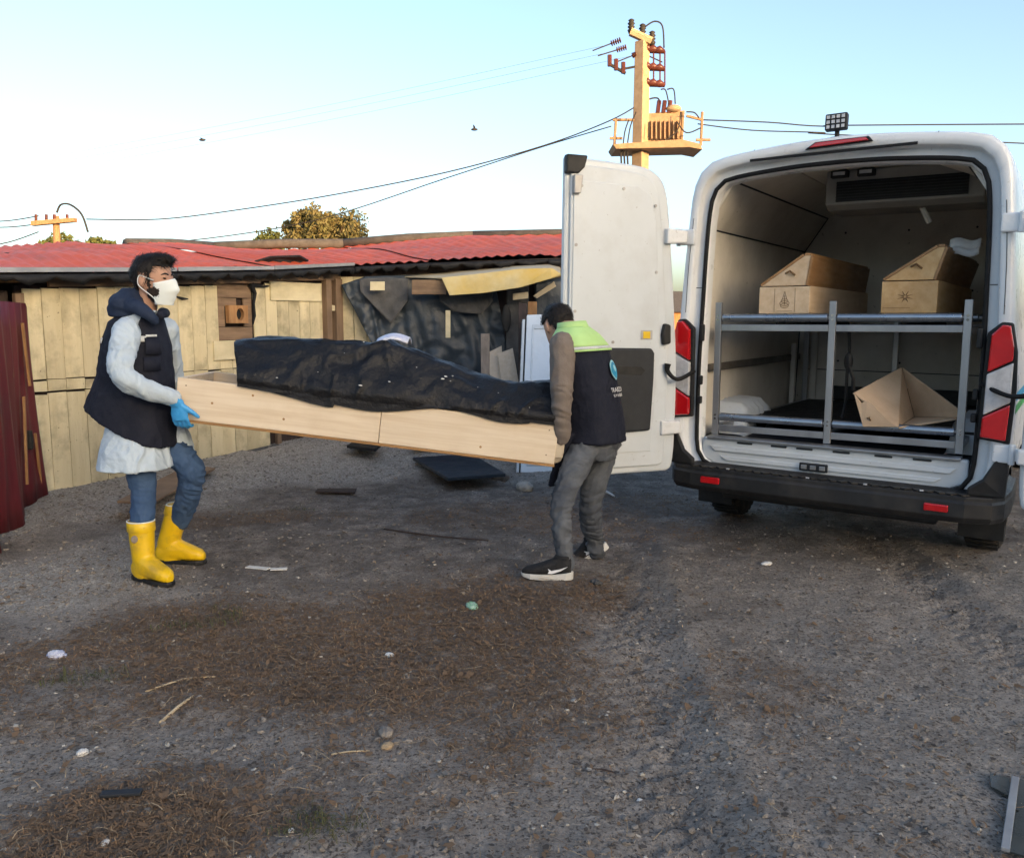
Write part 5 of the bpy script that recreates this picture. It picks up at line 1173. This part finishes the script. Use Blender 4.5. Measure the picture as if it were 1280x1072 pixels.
# emblem and lettering on the back (on the vest's curve)
def back_pt(t, a, g=.013):
    c, A, Bv = tring(a, g); ct, st_ = math.cos(t), math.sin(t); return c + A * math.copysign(abs(ct) ** .8, ct) + Bv * math.copysign(abs(st_) ** .8, st_)
tc_ = PI * 1.03
def back_uv(x, y):
    """x metres to the right across the back, y metres down from the yoke"""
    a = 2.3 + y / .115 if y < .08 else 3.0 + (y - .08) / .175
    return back_pt(tc_ + x * -3.4 * -1, a)
def shield(name, m, sc, lift, cy):
    pts = []
    for t in np.linspace(0, 2 * PI, 28, endpoint=False):
        x = .042 * sc * math.cos(t); y = cy + .055 * sc * math.sin(t); 
        if y > cy: x *= 1 - .35 * ((y - cy) / (.055 * sc)) ** 2
        pts.append(back_uv(x, y) + (back_pt(tc_, 3.2, .2) - back_pt(tc_, 3.2, .0)).normalized() * lift)
    q = MB(); c = sum(pts, V((0, 0, 0))) / len(pts); n_ = len(pts); q.add(pts + [c], [(i, (i + 1) % n_, n_) for i in range(n_)]); return q.build(name, M[m], vest)
shield('emblem', 'emblem_pale', 1.0, .002, .085); shield('emblem', 'emblem_blue', .82, .004, .085); shield('emblem', 'emblem_pale', .35, .006, .075)
def letters(txt, size, cy, name):
    cu = bpy.data.curves.new('t', 'FONT'); cu.body = txt; cu.size = size; cu.align_x = 'CENTER'; to = bpy.data.objects.new('t', cu); COL.objects.link(to)
    me_ = bpy.data.meshes.new_from_object(to.evaluated_get(bpy.context.evaluated_depsgraph_get())); bpy.data.objects.remove(to)
    q = MB(); out = (back_pt(tc_, 3.6, .2) - back_pt(tc_, 3.6, .0)).normalized()
    q.add([back_uv(v.co.x, cy - v.co.y) + out * .003 for v in me_.vertices], [tuple(p.vertices) for p in me_.polygons]); q.build(name, M['white_print'], vest); bpy.data.meshes.remove(me_)
letters('TRABZON', .036, .205, 'lettering'); letters('BÜYÜKŞEHİR', .021, .232, 'lettering')
J = MB(); limb(J, [hL + u * .03, kL, aL - UP * -.01], [.092, .080, .066, .058, .052, .048]); limb(J, [hR + u * .03, kR, aR], [.092, .078, .064, .055, .047])
J.loft([ring(hp + u * .09, f * .12, l * .155), ring(hp, f * .135, l * .162), ring(hp - u * .08, f * .11, l * .15)])
remesh(J, 'jeans', M['grey_jeans'], p2, .0070, 1, .015, 12, (.4, .4, 1.5), 71)
def shoe(heel, fd, par, pitch=0.):
    fd = V(fd).normalized(); sd_ = UP.cross(V((fd.x, fd.y, 0)).normalized()); uu = fd.cross(sd_).normalized(); uu = uu if uu.z > 0 else -uu
    b = MB(); ft = [(.0, .024, .045), (.03, .034, .055), (.075, .036, .056), (.11, .040, .046), (.16, .045, .036), (.21, .044, .028), (.255, .034, .022), (.278, .016, .013)]
    b.loft([ring(heel + fd * q + uu * (.026 + h_), sd_ * w_, uu * h_, 20, 2.4) for q, w_, h_ in ft]); b.loft([ring(heel + fd * .055 + uu * .10, fd * .05, sd_ * .034, 16), ring(heel + fd * .05 + uu * .14, fd * .045, sd_ * .034, 16)])
    sh_ = remesh(b, 'shoe', M['shoe_mesh'], par, .006, 3)
    o_ = [(-.012, 0), (-.004, .026), (.03, .038), (.10, .038), (.17, .049), (.23, .044), (.272, .024), (.285, 0)]; full = o_ + [(x, -y) for x, y in o_[-2:0:-1]]
    s2 = MB(); top_ = [heel + fd * x + sd_ * y + uu * (.036 + .012 * max(0, .10 - x) / .1) for x, y in full]; bot_ = [heel + fd * x * .985 + sd_ * y * 1.02 + uu * (.004 + (.012 * max(0, (x - .22) / .06))) for x, y in full]
    s2.loft([bot_, [lerp(p, q, .5) + (q - p) * 0 for p, q in zip(bot_, top_)], top_]); s2.build('sole', M['white_rubber'], sh_, bevel=.004)
    for s_ in (-1, 1):
        sw_ = [(.13, .044), (.122, .058), (.128, .072), (.11, .060), (.06, .070), (.02, .082), (.06, .058), (.105, .043)]
        q = MB(); side = []
        for x, z in sw_: hw = np.interp(x, [0, .03, .075, .11, .16], [.024, .034, .036, .040, .045]); side.append(heel + fd * x + uu * z + sd_ * s_ * (hw * (1 - .10 * ((z - .05) / .05) ** 2) + .003))
        q.prism(side, sd_ * s_ * .003); q.build('side_mark', M['white_print'], sh_)
    return sh_
s1 = gp(714, 728); shoe(V((s1.x, s1.y, gh(s1.x, s1.y))), V((-1, .10, 0)), p2); s2_ = at(760, 686, 5.08); shoe(s2_, V((-.85, .12, -.55)), p2)
Gl = MB(); hand(Gl, at(700, 551, 4.66), V((-.18, .12, -1)), V((-.6, .8, 0)), V((-.75, -.6, .1)), .7, 1.05, .6); limb(Gl, [wrL, at(700, 551, 4.66)], [.034, .03]); remesh(Gl, 'glove', M['glove_pale'], p2, .0045, 2)
Gl = MB(); hand(Gl, at(698, 548, 5.13), V((-.18, -.1, -1)), V((-.6, -.8, 0)), V((-.75, .6, .1)), .7, 1.05, .6); remesh(Gl, 'glove', M['glove_pale'], p2, .005, 2)

# ------------------------------------------------------------------ distant poles, wires, trees
PY = 28.0
def pz(u, v, Y=PY): return at(u, v, Y)
tp = thing('utility_pole', 'tall concrete power pole carrying a transformer and brown insulators', 'pole', V((pz(797, 400).x, PY, 0)))
pt, pb = pz(803, 52), V((pz(797, 400).x, PY, 0))
ca_, sa_ = math.cos(math.radians(45)), math.sin(math.radians(45))
def sq(c, w_): return [c + V((w_ * x, w_ * y, 0)) for x, y in ((0, -1), (1, 0), (0, 1), (-1, 0))]
b = MB(); b.loft([sq(pb, .36), sq(lerp(pb, pt, .5), .30), sq(pt, .24)]); b.build('shaft', M['concrete_pole'], tp, bevel=.02)
def bar(name, u0, v0, u1, v1, m, r_=.06, par=tp, dy=0., dy1=None, n=6): 
    return MB().tube([pz(u0, v0, PY + dy), pz(u1, v1, PY + (dy if dy1 is None else dy1))], r_, n).build(name, M[m], par)
bar('crossarm', 788, 40, 814, 52, 'concrete_pole', .13, dy=-.1)
for u0, v0 in ((789, 34), (803, 40), (815, 49)):
    b = MB(); p = pz(u0, v0); b.loft([ring(p + UP * z, V((r_, 0, 0)), V((0, r_, 0)), 10) for z, r_ in ((-.2, .08), (-.1, .12), (-.05, .07), (0, .12), (.05, .07), (.1, .12), (.15, .07), (.2, .1), (.24, .04))]); b.build('top_insulator', M['cable'], tp, smooth=True)
def insu_string(u0, v0, u1, v1, n=5):
    a, c = pz(u0, v0), pz(u1, v1); b = MB(); path, rs = [], []
    for i in range(n * 4 + 1): t = i / (n * 4); path.append(lerp(a, c, t)); rs.append((.02, .09, .09, .02)[i % 4])
    b.tube(path, rs, 8); b.build('insulator_string', M['insulator'], tp, smooth=True); MB().tube([c, c + (c - a).normalized() * .6], .02, 5).build('clamp_rod', M['cable'], tp)
insu_string(776, 50, 763, 55); insu_string(783, 59, 770, 63); insu_string(795, 68, 790, 70)
# side bracket with standing insulators, disconnector frame on the right
bar('bracket_arm', 797, 83, 776, 87, 'cable', .035); bar('bracket_arm', 782, 92, 761, 80, 'cable', .05)
for u0, v0 in ((762, 75), (770, 80), (779, 84)): bar('post_insulator', u0, v0 + 8, u0, v0 - 6, 'insulator', .07)
for v0 in (62, 84, 104):
    for k in range(3):
        a = pz(803 + k * 8, v0 + k * 1.2); b = MB(); b.tube([a - V((.12, 0, 0)), a + V((.15, 0, .05)), a + V((.3, .0, .0))], [.05, .13, .05], 8); b.build('switch_insulator', M['insulator'], tp, smooth=True)
    bar('switch_beam', 799, v0 + 2, 831, v0 + 3, 'insulator', .06, dy=.1)
for u0 in (806, 817, 825, 831): bar('switch_rod', u0, 64, u0, 107, 'insulator', .025)
bar('switch_rod', 806, 68, 828, 78, 'cable', .02)
# platform, transformer and low-voltage frame
b = MB(); p = [pz(766, 180, PY - .6), pz(770, 186, PY - .6), pz(862, 184, PY - .6), pz(878, 187, PY - .6), pz(876, 180, PY - .6), pz(852, 174, PY - .6)]
b.prism(p, V((0, 1.3, 0))); b.build('platform', M['pole_steel'], tp, bevel=.01)
b = MB(); b.prism([pz(810, 178), pz(852, 174), pz(852, 142), pz(810, 146)], V((0, .9, 0))); tr = b.build('transformer', M['pole_steel'], tp, bevel=.03)
for k in range(7): MB().prism([pz(813 + k * 5.4, 175), pz(814.5 + k * 5.4, 175), pz(814.5 + k * 5.4, 152), pz(813 + k * 5.4, 152)], V((0, -.18, 0))).build('cooling_fin', M['pole_steel'], tr)
MB().prism([pz(808, 148), pz(856, 143), pz(856, 138), pz(808, 142)], V((0, 1.0, 0))).build('transformer_lid', M['pole_steel'], tp, bevel=.01)
MB().prism([pz(801, 180), pz(805, 180), pz(805, 150), pz(801, 150)], V((0, -.1, 0))).build('cable_duct', M['zinc'], tp)
for k in range(3): bar('bushing', 822 + k * 7, 141, 824 + k * 7, 126, 'insulator', .07)
MB().ell(pz(842, 136), (.25, .2, .12)).build('oil_tank', M['concrete_pole'], tp, smooth=True)
for a in ((768, 180, 770, 150), (770, 150, 800, 150), (876, 182, 878, 140), (858, 145, 878, 150), (766, 150, 776, 150), (762, 173, 778, 173), (870, 175, 888, 175), (852, 178, 854, 140)): bar('frame_bar', *a, 'pole_steel', .045)
for a in ((776, 189, 777, 210), (780, 189, 781, 210), (784, 189, 785, 210)): bar('down_cable', *a, 'cable', .03, dy=-.3)
def sagged(name, pts, r_, label, group=None, n=14, sag=0.):
    a, c = V(pts[0]), V(pts[1]); path = [lerp(a, c, t) - UP * sag * 4 * t * (1 - t) for t in np.linspace(0, 1, n)]
    return tag(MB().tube(path, r_, 5).build(name, M['cable']), label, 'cable', group)
def pcable(name, uv, Ys, r_, label, group=None):
    pts = [at(u_, v_, y_) for (u_, v_), y_ in zip(uv, Ys)]; return tag(MB().tube(catmull(pts, 5), r_, 5).build(name, M['cable'], smooth=True), label, 'cable', group)
WG = 'overhead power cables'
pcable('power_cable', [(108, 274), (200, 274), (300, 262), (420, 243), (560, 215), (680, 182), (760, 152), (800, 130)], [30, 30, 30, 29.5, 29, 28.5, 28, 28], .021, 'dark overhead cable from the wooden pole up to the transformer, higher of two', WG)
pcable('power_cable', [(-30, 320), (150, 306), (260, 298), (400, 274), (560, 222), (680, 183), (764, 158)], [34, 33, 32, 31, 30, 29, 28], .019, 'dark overhead cable rising behind the round tree to the transformer', WG)
pcable('power_cable', [(878, 150), (960, 153), (1030, 158), (1150, 156), (2300, 150)], [28, 28, 28, 27.5, 26], .021, 'dark overhead cable running right above the van roof, upper one', WG)
pcable('power_cable', [(872, 155), (940, 163), (1030, 166), (1120, 172), (2300, 225)], [28, 28, 28, 27.5, 26], .02, 'dark overhead cable running right towards the van roof, lower one', WG)
for (a, c, lb) in (((762, 56), (-60, 218), 'thin faint high-voltage wire across the upper sky, top one'), ((769, 64), (-60, 226), 'thin faint high-voltage wire across the upper sky, middle one'), ((790, 70), (-60, 236), 'thin faint high-voltage wire across the upper sky, bottom one')):
    pcable('power_wire', [a, ((a[0] + c[0]) / 2, (a[1] + c[1]) / 2 + 6), c], [28, 40, 60], .004, lb, 'high-voltage wires')
for vv, v2 in ((278, 270), (284, 280), (312, 290)): pcable('power_cable', [(-40, vv), (10, (vv + v2) / 2 + 2), (48, v2)], [32, 31, 30], .02, {278: 'short cable reaching the wooden pole from the left edge, top one', 284: 'short cable reaching the wooden pole from the left edge, middle one', 312: 'short cable reaching the wooden pole from the left edge, lowest one'}[vv], WG)
for (uv, lb) in (([(801, 131), (812, 124), (822, 123), (826, 130)], 'looped jumper cable above the transformer, left one'), ([(806, 34), (818, 27), (828, 33), (830, 60)], 'thin looped jumper wire at the pole top')): pcable('jumper_cable', uv, [28] * 4, .025, lb, WG)
for k, uv in enumerate(([(786, 150), (781, 165), (778, 190)], [(795, 140), (788, 158), (784, 182)], [(851, 140), (848, 160), (838, 172), (826, 178)], [(812, 152), (811, 165), (810, 172)], [(858, 140), (868, 141), (874, 148)], [(846, 152), (858, 166), (876, 160)], [(834, 112), (842, 112), (844, 130)], [(826, 112), (832, 113), (836, 130)])):
    MB().tube(catmull([pz(*q, PY - .35) for q in uv], 5), .022, 5).build('loose_cable', M['cable'], tp, smooth=True)
# wooden pole behind the left roof
wp0 = at(71, 400, 30); wpo = thing('wooden_pole', 'short wooden pole with one crossarm behind the left red roof', 'pole', V((wp0.x, 30, 0)))
b = MB(); b.tube([V((wp0.x, 30, 0)), at(71, 300, 30), at(70, 270, 30)], [.15, .12, .11], 10); b.build('shaft', M['pole_wood'], wpo, smooth=True)
b = MB(); b.prism([at(38, 282, 29.7), at(92, 277, 29.7), at(92, 272, 29.7), at(38, 276, 29.7)], V((0, .25, 0))); b.build('crossarm', M['pole_wood'], wpo, bevel=.01)
for u_ in (45, 58, 68, 84): MB().tube([at(u_, 276, 29.8), at(u_, 268, 29.8)], .05, 6).build('pin_insulator', M['insulator'], wpo)
MB().tube(catmull([at(71, 266, 30), at(76, 256, 30), at(88, 256, 30), at(102, 268, 30), at(110, 290, 30)], 6), .035, 6).build('cable_loop', M['cable'], wpo, smooth=True)
# trees
def tree(label, base, hgt, crown_c, crown_r, nleaf, m, seed, ls=.12, group='trees behind the shack'):
    rr = np.random.RandomState(seed); t = thing('tree', label, 'tree', base, group=group); bc = V(crown_c)
    b = MB(); b.tube(catmull([V(base), lerp(V(base), bc, .5) + V((.1, 0, 0)), bc], 5), [.22, .15, .08], 8); br = []
    for k in range(12):
        a = rr.rand() * 2 * PI; ph = rr.rand() * .9 - .1; e = bc + V((crown_r[0] * .75 * math.cos(a) * math.cos(ph), crown_r[1] * .75 * math.sin(a) * math.cos(ph), crown_r[2] * .8 * math.sin(ph))); s_ = lerp(V(base), bc, .6 + .35 * rr.rand())
        b.tube(catmull([s_, lerp(s_, e, .5) + V((0, 0, .15)), e], 4), [.07, .045, .02], 5); br.append(e)
    b.build('trunk', M['bark'], t, smooth=True)
    cl = []
    for k in range(80):
        v = rr.randn(3); v /= np.linalg.norm(v); q = np.array(crown_r) * v * (.55 + .45 * rr.rand()); q[2] = abs(q[2]) * 1.0 - .25 * crown_r[2] if rr.rand() < .75 else q[2]
        cl.append((np.array(bc) + q, .10 + .17 * rr.rand()))
    vs_, fs_ = [], []
    for k in range(nleaf):
        c, r_ = cl[rr.randint(len(cl))]; R0 = r_ * min(crown_r); d = rr.randn(3); d /= np.linalg.norm(d); p = c + d * R0 * 1.6 * rr.rand() ** .45
        a = rr.randn(3); a /= np.linalg.norm(a); q = np.cross(a, rr.randn(3)); q /= np.linalg.norm(q); s_ = ls * (.5 + rr.rand()); n0 = len(vs_)
        vs_ += [tuple(p - a * s_), tuple(p + q * s_ * .45), tuple(p + a * s_), tuple(p - q * s_ * .45)]; fs_.append((n0, n0 + 1, n0 + 2, n0 + 3))
    q = MB(); q.add(vs_, fs_); q.build('crown', M[m], t); return t
def tree_px(label, u0, u1, vt, vb, Y, n, m, seed, ls):
    c = at((u0 + u1) / 2, (vt + vb) / 2, Y); rx = (at(u1, vt, Y).x - at(u0, vt, Y).x) / 2; rz = (at(u0, vt, Y).z - at(u0, vb, Y).z) / 2
    tree(label, V((c.x, Y, 0)), 0, c, (rx * .86, rx * .8, rz * .88), n, m, seed, ls)
tree_px('round tree with yellow-brown leaves sunlit behind the shack roof', 334, 484, 249, 338, 45, 14000, 'leaf_b', 3, .10)
tree_px('small yellow-green sapling left of the round sunlit tree', 316, 358, 282, 330, 38, 1500, 'leaf_a', 5, .09)
tree_px('low green tree just behind the wooden pole', 44, 104, 290, 330, 40, 1800, 'leaf_a', 8, .13)
tree_px('low sparse green tree right of the wooden pole', 96, 150, 292, 330, 42, 900, 'leaf_a', 9, .13)
tree_px('low bushy tree at the left edge behind the roof', -30, 30, 318, 345, 42, 900, 'leaf_b', 10, .13)
# far houses glimpsed between the van and its door
def house(label, x0, x1, y, z, m, roof):
    h = thing('house', label, 'house', V(((x0 + x1) / 2, y, 0)), group='far houses beyond the yard')
    MB().prism([V((x0, y, 0)), V((x1, y, 0)), V((x1, y, z)), V((x0, y, z))], V((0, 6, 0))).build('wall', M[m], h)
    MB().prism([V((x0 - .4, y - .4, z)), V((x0 - .4, y + 3, z + 1.5)), V((x0 - .4, y + 6.4, z))], V((x1 - x0 + .8, 0, 0))).build('roof', M[roof], h)
    for k in range(3):
        xx = lerp(x0, x1, (k + .5) / 3); wn = MB().box((xx, y - .01, z * .55), (.9, .04, 1.1)).build('window', M['cream_sheet'], h); MB().box((xx, y - .035, z * .55), (.74, .02, .94)).build('pane', M['glass_dark'], wn)
house('orange brick far house seen between the van and its open door', 10.5, 21.0, 58, 2.0, 'orange_wood', 'felt')
house('pale plastered far house beyond the van, mostly hidden', 27, 38, 62, 3.0, 'cream_sheet', 'red_roof')
# birds
for u_, v_, lb in ((593, 162, 'small dark bird in flight near the sky centre'), (253, 175, 'tiny dark bird in flight at upper left')):
    p = at(u_, v_, 40); t = thing('bird', lb, 'bird', p); MB().ell(p, (.16, .06, .06)).build('body', M['cable'], t, smooth=True)
    for s_ in (-1, 1): MB().add([p + V((-.05, 0, .02)), p + V((.07, 0, .02)), p + V((.02, s_ * .1, .14 if u_ > 400 else .06)), p + V((-.06, s_ * .16, .2 if u_ > 400 else .08))], [(0, 1, 2, 3)]).build('wing', M['cable'], t)

# ------------------------------------------------------------------ litter, boards and stones on the ground
def gpt(u_, v_, lift=.0): p = gp(u_, v_); return V((p.x, p.y, gh(p.x, p.y) + lift))
def flat_board(label, uv, m, th, cat='board', lift=.012, tilt=None):
    pts = [gpt(*q, lift) for q in uv]; z = max(p.z for p in pts)
    pts = [V((p.x, p.y, z)) for p in pts]
    if tilt: pts = [V((p.x, p.y, p.z + t)) for p, t in zip(pts, tilt)]
    return tag(MB().prism(pts, V((0, 0, th))).build('ground_board', M[m], bevel=.004), label, cat)
flat_board('brown plank lying on the ground behind the yellow boots', [(148, 657), (192, 659), (270, 610), (236, 606)], 'old_wood', .02, 'plank')
flat_board('dark blue-black panel lying on the gravel below the coffin', [(560, 614), (632, 608), (590, 584), (516, 589)], 'tarp_blue', .03, 'panel', tilt=(0, 0, .02, .02))
flat_board('dark red-brown board end lying behind the dark panel', [(515, 583), (575, 581), (592, 577), (520, 576)], 'red_door', .05, 'board')
flat_board('small black slab lying on the gravel under the coffin', [(434, 583), (470, 588), (478, 580), (446, 575)], 'bitumen', .03, 'slab')
flat_board('thin dark slab fragment on the gravel nearer the shack', [(438, 568), (478, 571), (486, 565), (452, 561)], 'bitumen', .02, 'slab')
flat_board('flat dark strip of board at the edge of the gravel', [(394, 621), (444, 622), (446, 617), (397, 617)], 'dark_wood', .012, 'board')
flat_board('small slate-grey board lying in the foreground dirt at left', [(124, 1003), (176, 1000), (180, 993), (128, 996)], 'dark_trim', .012, 'board')
def lump(name, label, cat, u_, v_, r_, m, seed=0, wr=.2):
    p = gpt(u_, v_); b = MB(); b.ell(p + UP * r_[2] * .55, r_, Matrix.Rotation(seed, 3, 'Z'), 20, 12); mn = min(r_)
    o_ = remesh(b, name, M[m], None, mn * .22, 1, mn * wr, 1.2 / mn, (1, 1, 1), seed); return tag(o_, label, cat)
lump('plastic_cup', 'crumpled pale blue plastic wrapper on the straw at left', 'litter', 72, 823, (.045, .025, .018), 'litter_blue', 3, .5)
lump('wrapper', 'crumpled green and white wrapper on the ground below the coffin', 'litter', 590, 758, (.055, .03, .014), 'litter_green', 5, .5)
lump('stone', 'pale stone lying beside the dark panel near the shack, larger one', 'stone', 655, 612, (.10, .07, .05), 'pebble_pale', 2, .3)
lump('stone', 'grey stone lying just behind the dark panel', 'stone', 626, 598, (.09, .07, .06), 'pebble', 6, .3)
lump('stone', 'yellowish white stone in the middle foreground', 'stone', 484, 933, (.024, .018, .012), 'straw_pale', 7, .3)
lump('stone', 'grey broken stone just behind the yellowish one in the foreground', 'stone', 482, 918, (.035, .025, .018), 'pebble', 8, .4)
lump('stone', 'small white chip of stone in the middle ground', 'stone', 487, 820, (.022, .016, .011), 'litter_white', 9, .3)
lump('stone', 'small white stone at lower left of the foreground', 'stone', 103, 940, (.02, .017, .013), 'litter_white', 10, .3)
lump('stone', 'white flake near the bottom left corner', 'stone', 132, 1054, (.018, .012, .007), 'litter_white', 11, .3)
lump('stone', 'white stone near the bottom edge left of centre', 'stone', 364, 1037, (.010, .009, .007), 'litter_white', 12, .3)
lump('stone', 'white lump on the dirt behind the van bumper', 'stone', 958, 707, (.04, .022, .012), 'litter_white', 13, .3)
lump('stone', 'pair of white pebbles in the right foreground', 'stone', 800, 990, (.013, .010, .008), 'litter_white', 14, .3)
lump('clod', 'dark clod of earth just right of the near shoe', 'clod', 745, 731, (.035, .022, .016), 'felt', 15, .5)
def stick(label, u0, v0, u1, v1, r_, m='stick', name='stick', bend=.0, cat='stick'):
    a, c = gpt(u0, v0, r_ * .7), gpt(u1, v1, r_ * .7); mid = lerp(a, c, .5) + V((0, bend, .004)); return tag(MB().tube(catmull([a, mid, c], 5), [r_, r_ * 1.1, r_ * .6], 6).build(name, M[m], smooth=True), label, cat)
stick('pale split stick lying in the left foreground', 200, 905, 242, 874, .0065); stick('thin bent twig in the left middle ground', 182, 868, 274, 851, .004, bend=.04)
stick('dark thin twig in the bottom centre dirt', 740, 958, 770, 960, .003, 'dark_wood'); stick('long dark root lying across the mud under the coffin', 480, 664, 612, 679, .006, 'dark_wood', bend=-.05); stick('pale dry stalk near the foreground stone', 414, 944, 462, 938, .003)
stick('white curved strip on the ground right of the grey jeans', 748, 613, 768, 620, .012, 'litter_white', 'plastic_strip', .03, 'strip')
for a, c, lb in (((309, 710), (336, 713), 'left piece of a broken white plastic strip on the mud'), ((338, 713), (359, 712), 'right piece of a broken white plastic strip on the mud')):
    p, q = gpt(*a, .006), gpt(*c, .006); d = (q - p).normalized(); s_ = V((-d.y, d.x, 0)) * .022; tag(MB().prism([p - s_, q - s_, q + s_, p + s_], UP * .006).build('plastic_strip', M['litter_white'], bevel=.002), lb, 'strip')
# window sash lying half buried at the right edge
ws = thing('window_sash', 'dirty glass pane with a pale frame strip lying at the bottom right corner', 'window', gpt(1262, 1010))
a, c = gpt(1264, 974, .008), gpt(1252, 1056, .008); d = (c - a).normalized(); s_ = V((-d.y, d.x, 0)); s_ = s_ if s_.x > 0 else -s_
MB().prism([a, c + d * .05, c + d * .05 + s_ * .022, a + s_ * .022], UP * .012).build('frame_strip', M['zinc'], ws, bevel=.002)
MB().prism([a + s_ * .023, c + d * .05 + s_ * .023, c + d * .05 + s_ * .20, a + s_ * .20], UP * .006).build('pane', M['glass_dark'], ws); MB().prism([a - s_ * .06 + d * .01, a - s_ * .001 + d * .01, a - s_ * .001 + d * .13, a - s_ * .05 + d * .10], UP * .005).build('pane', M['glass_dark'], ws)
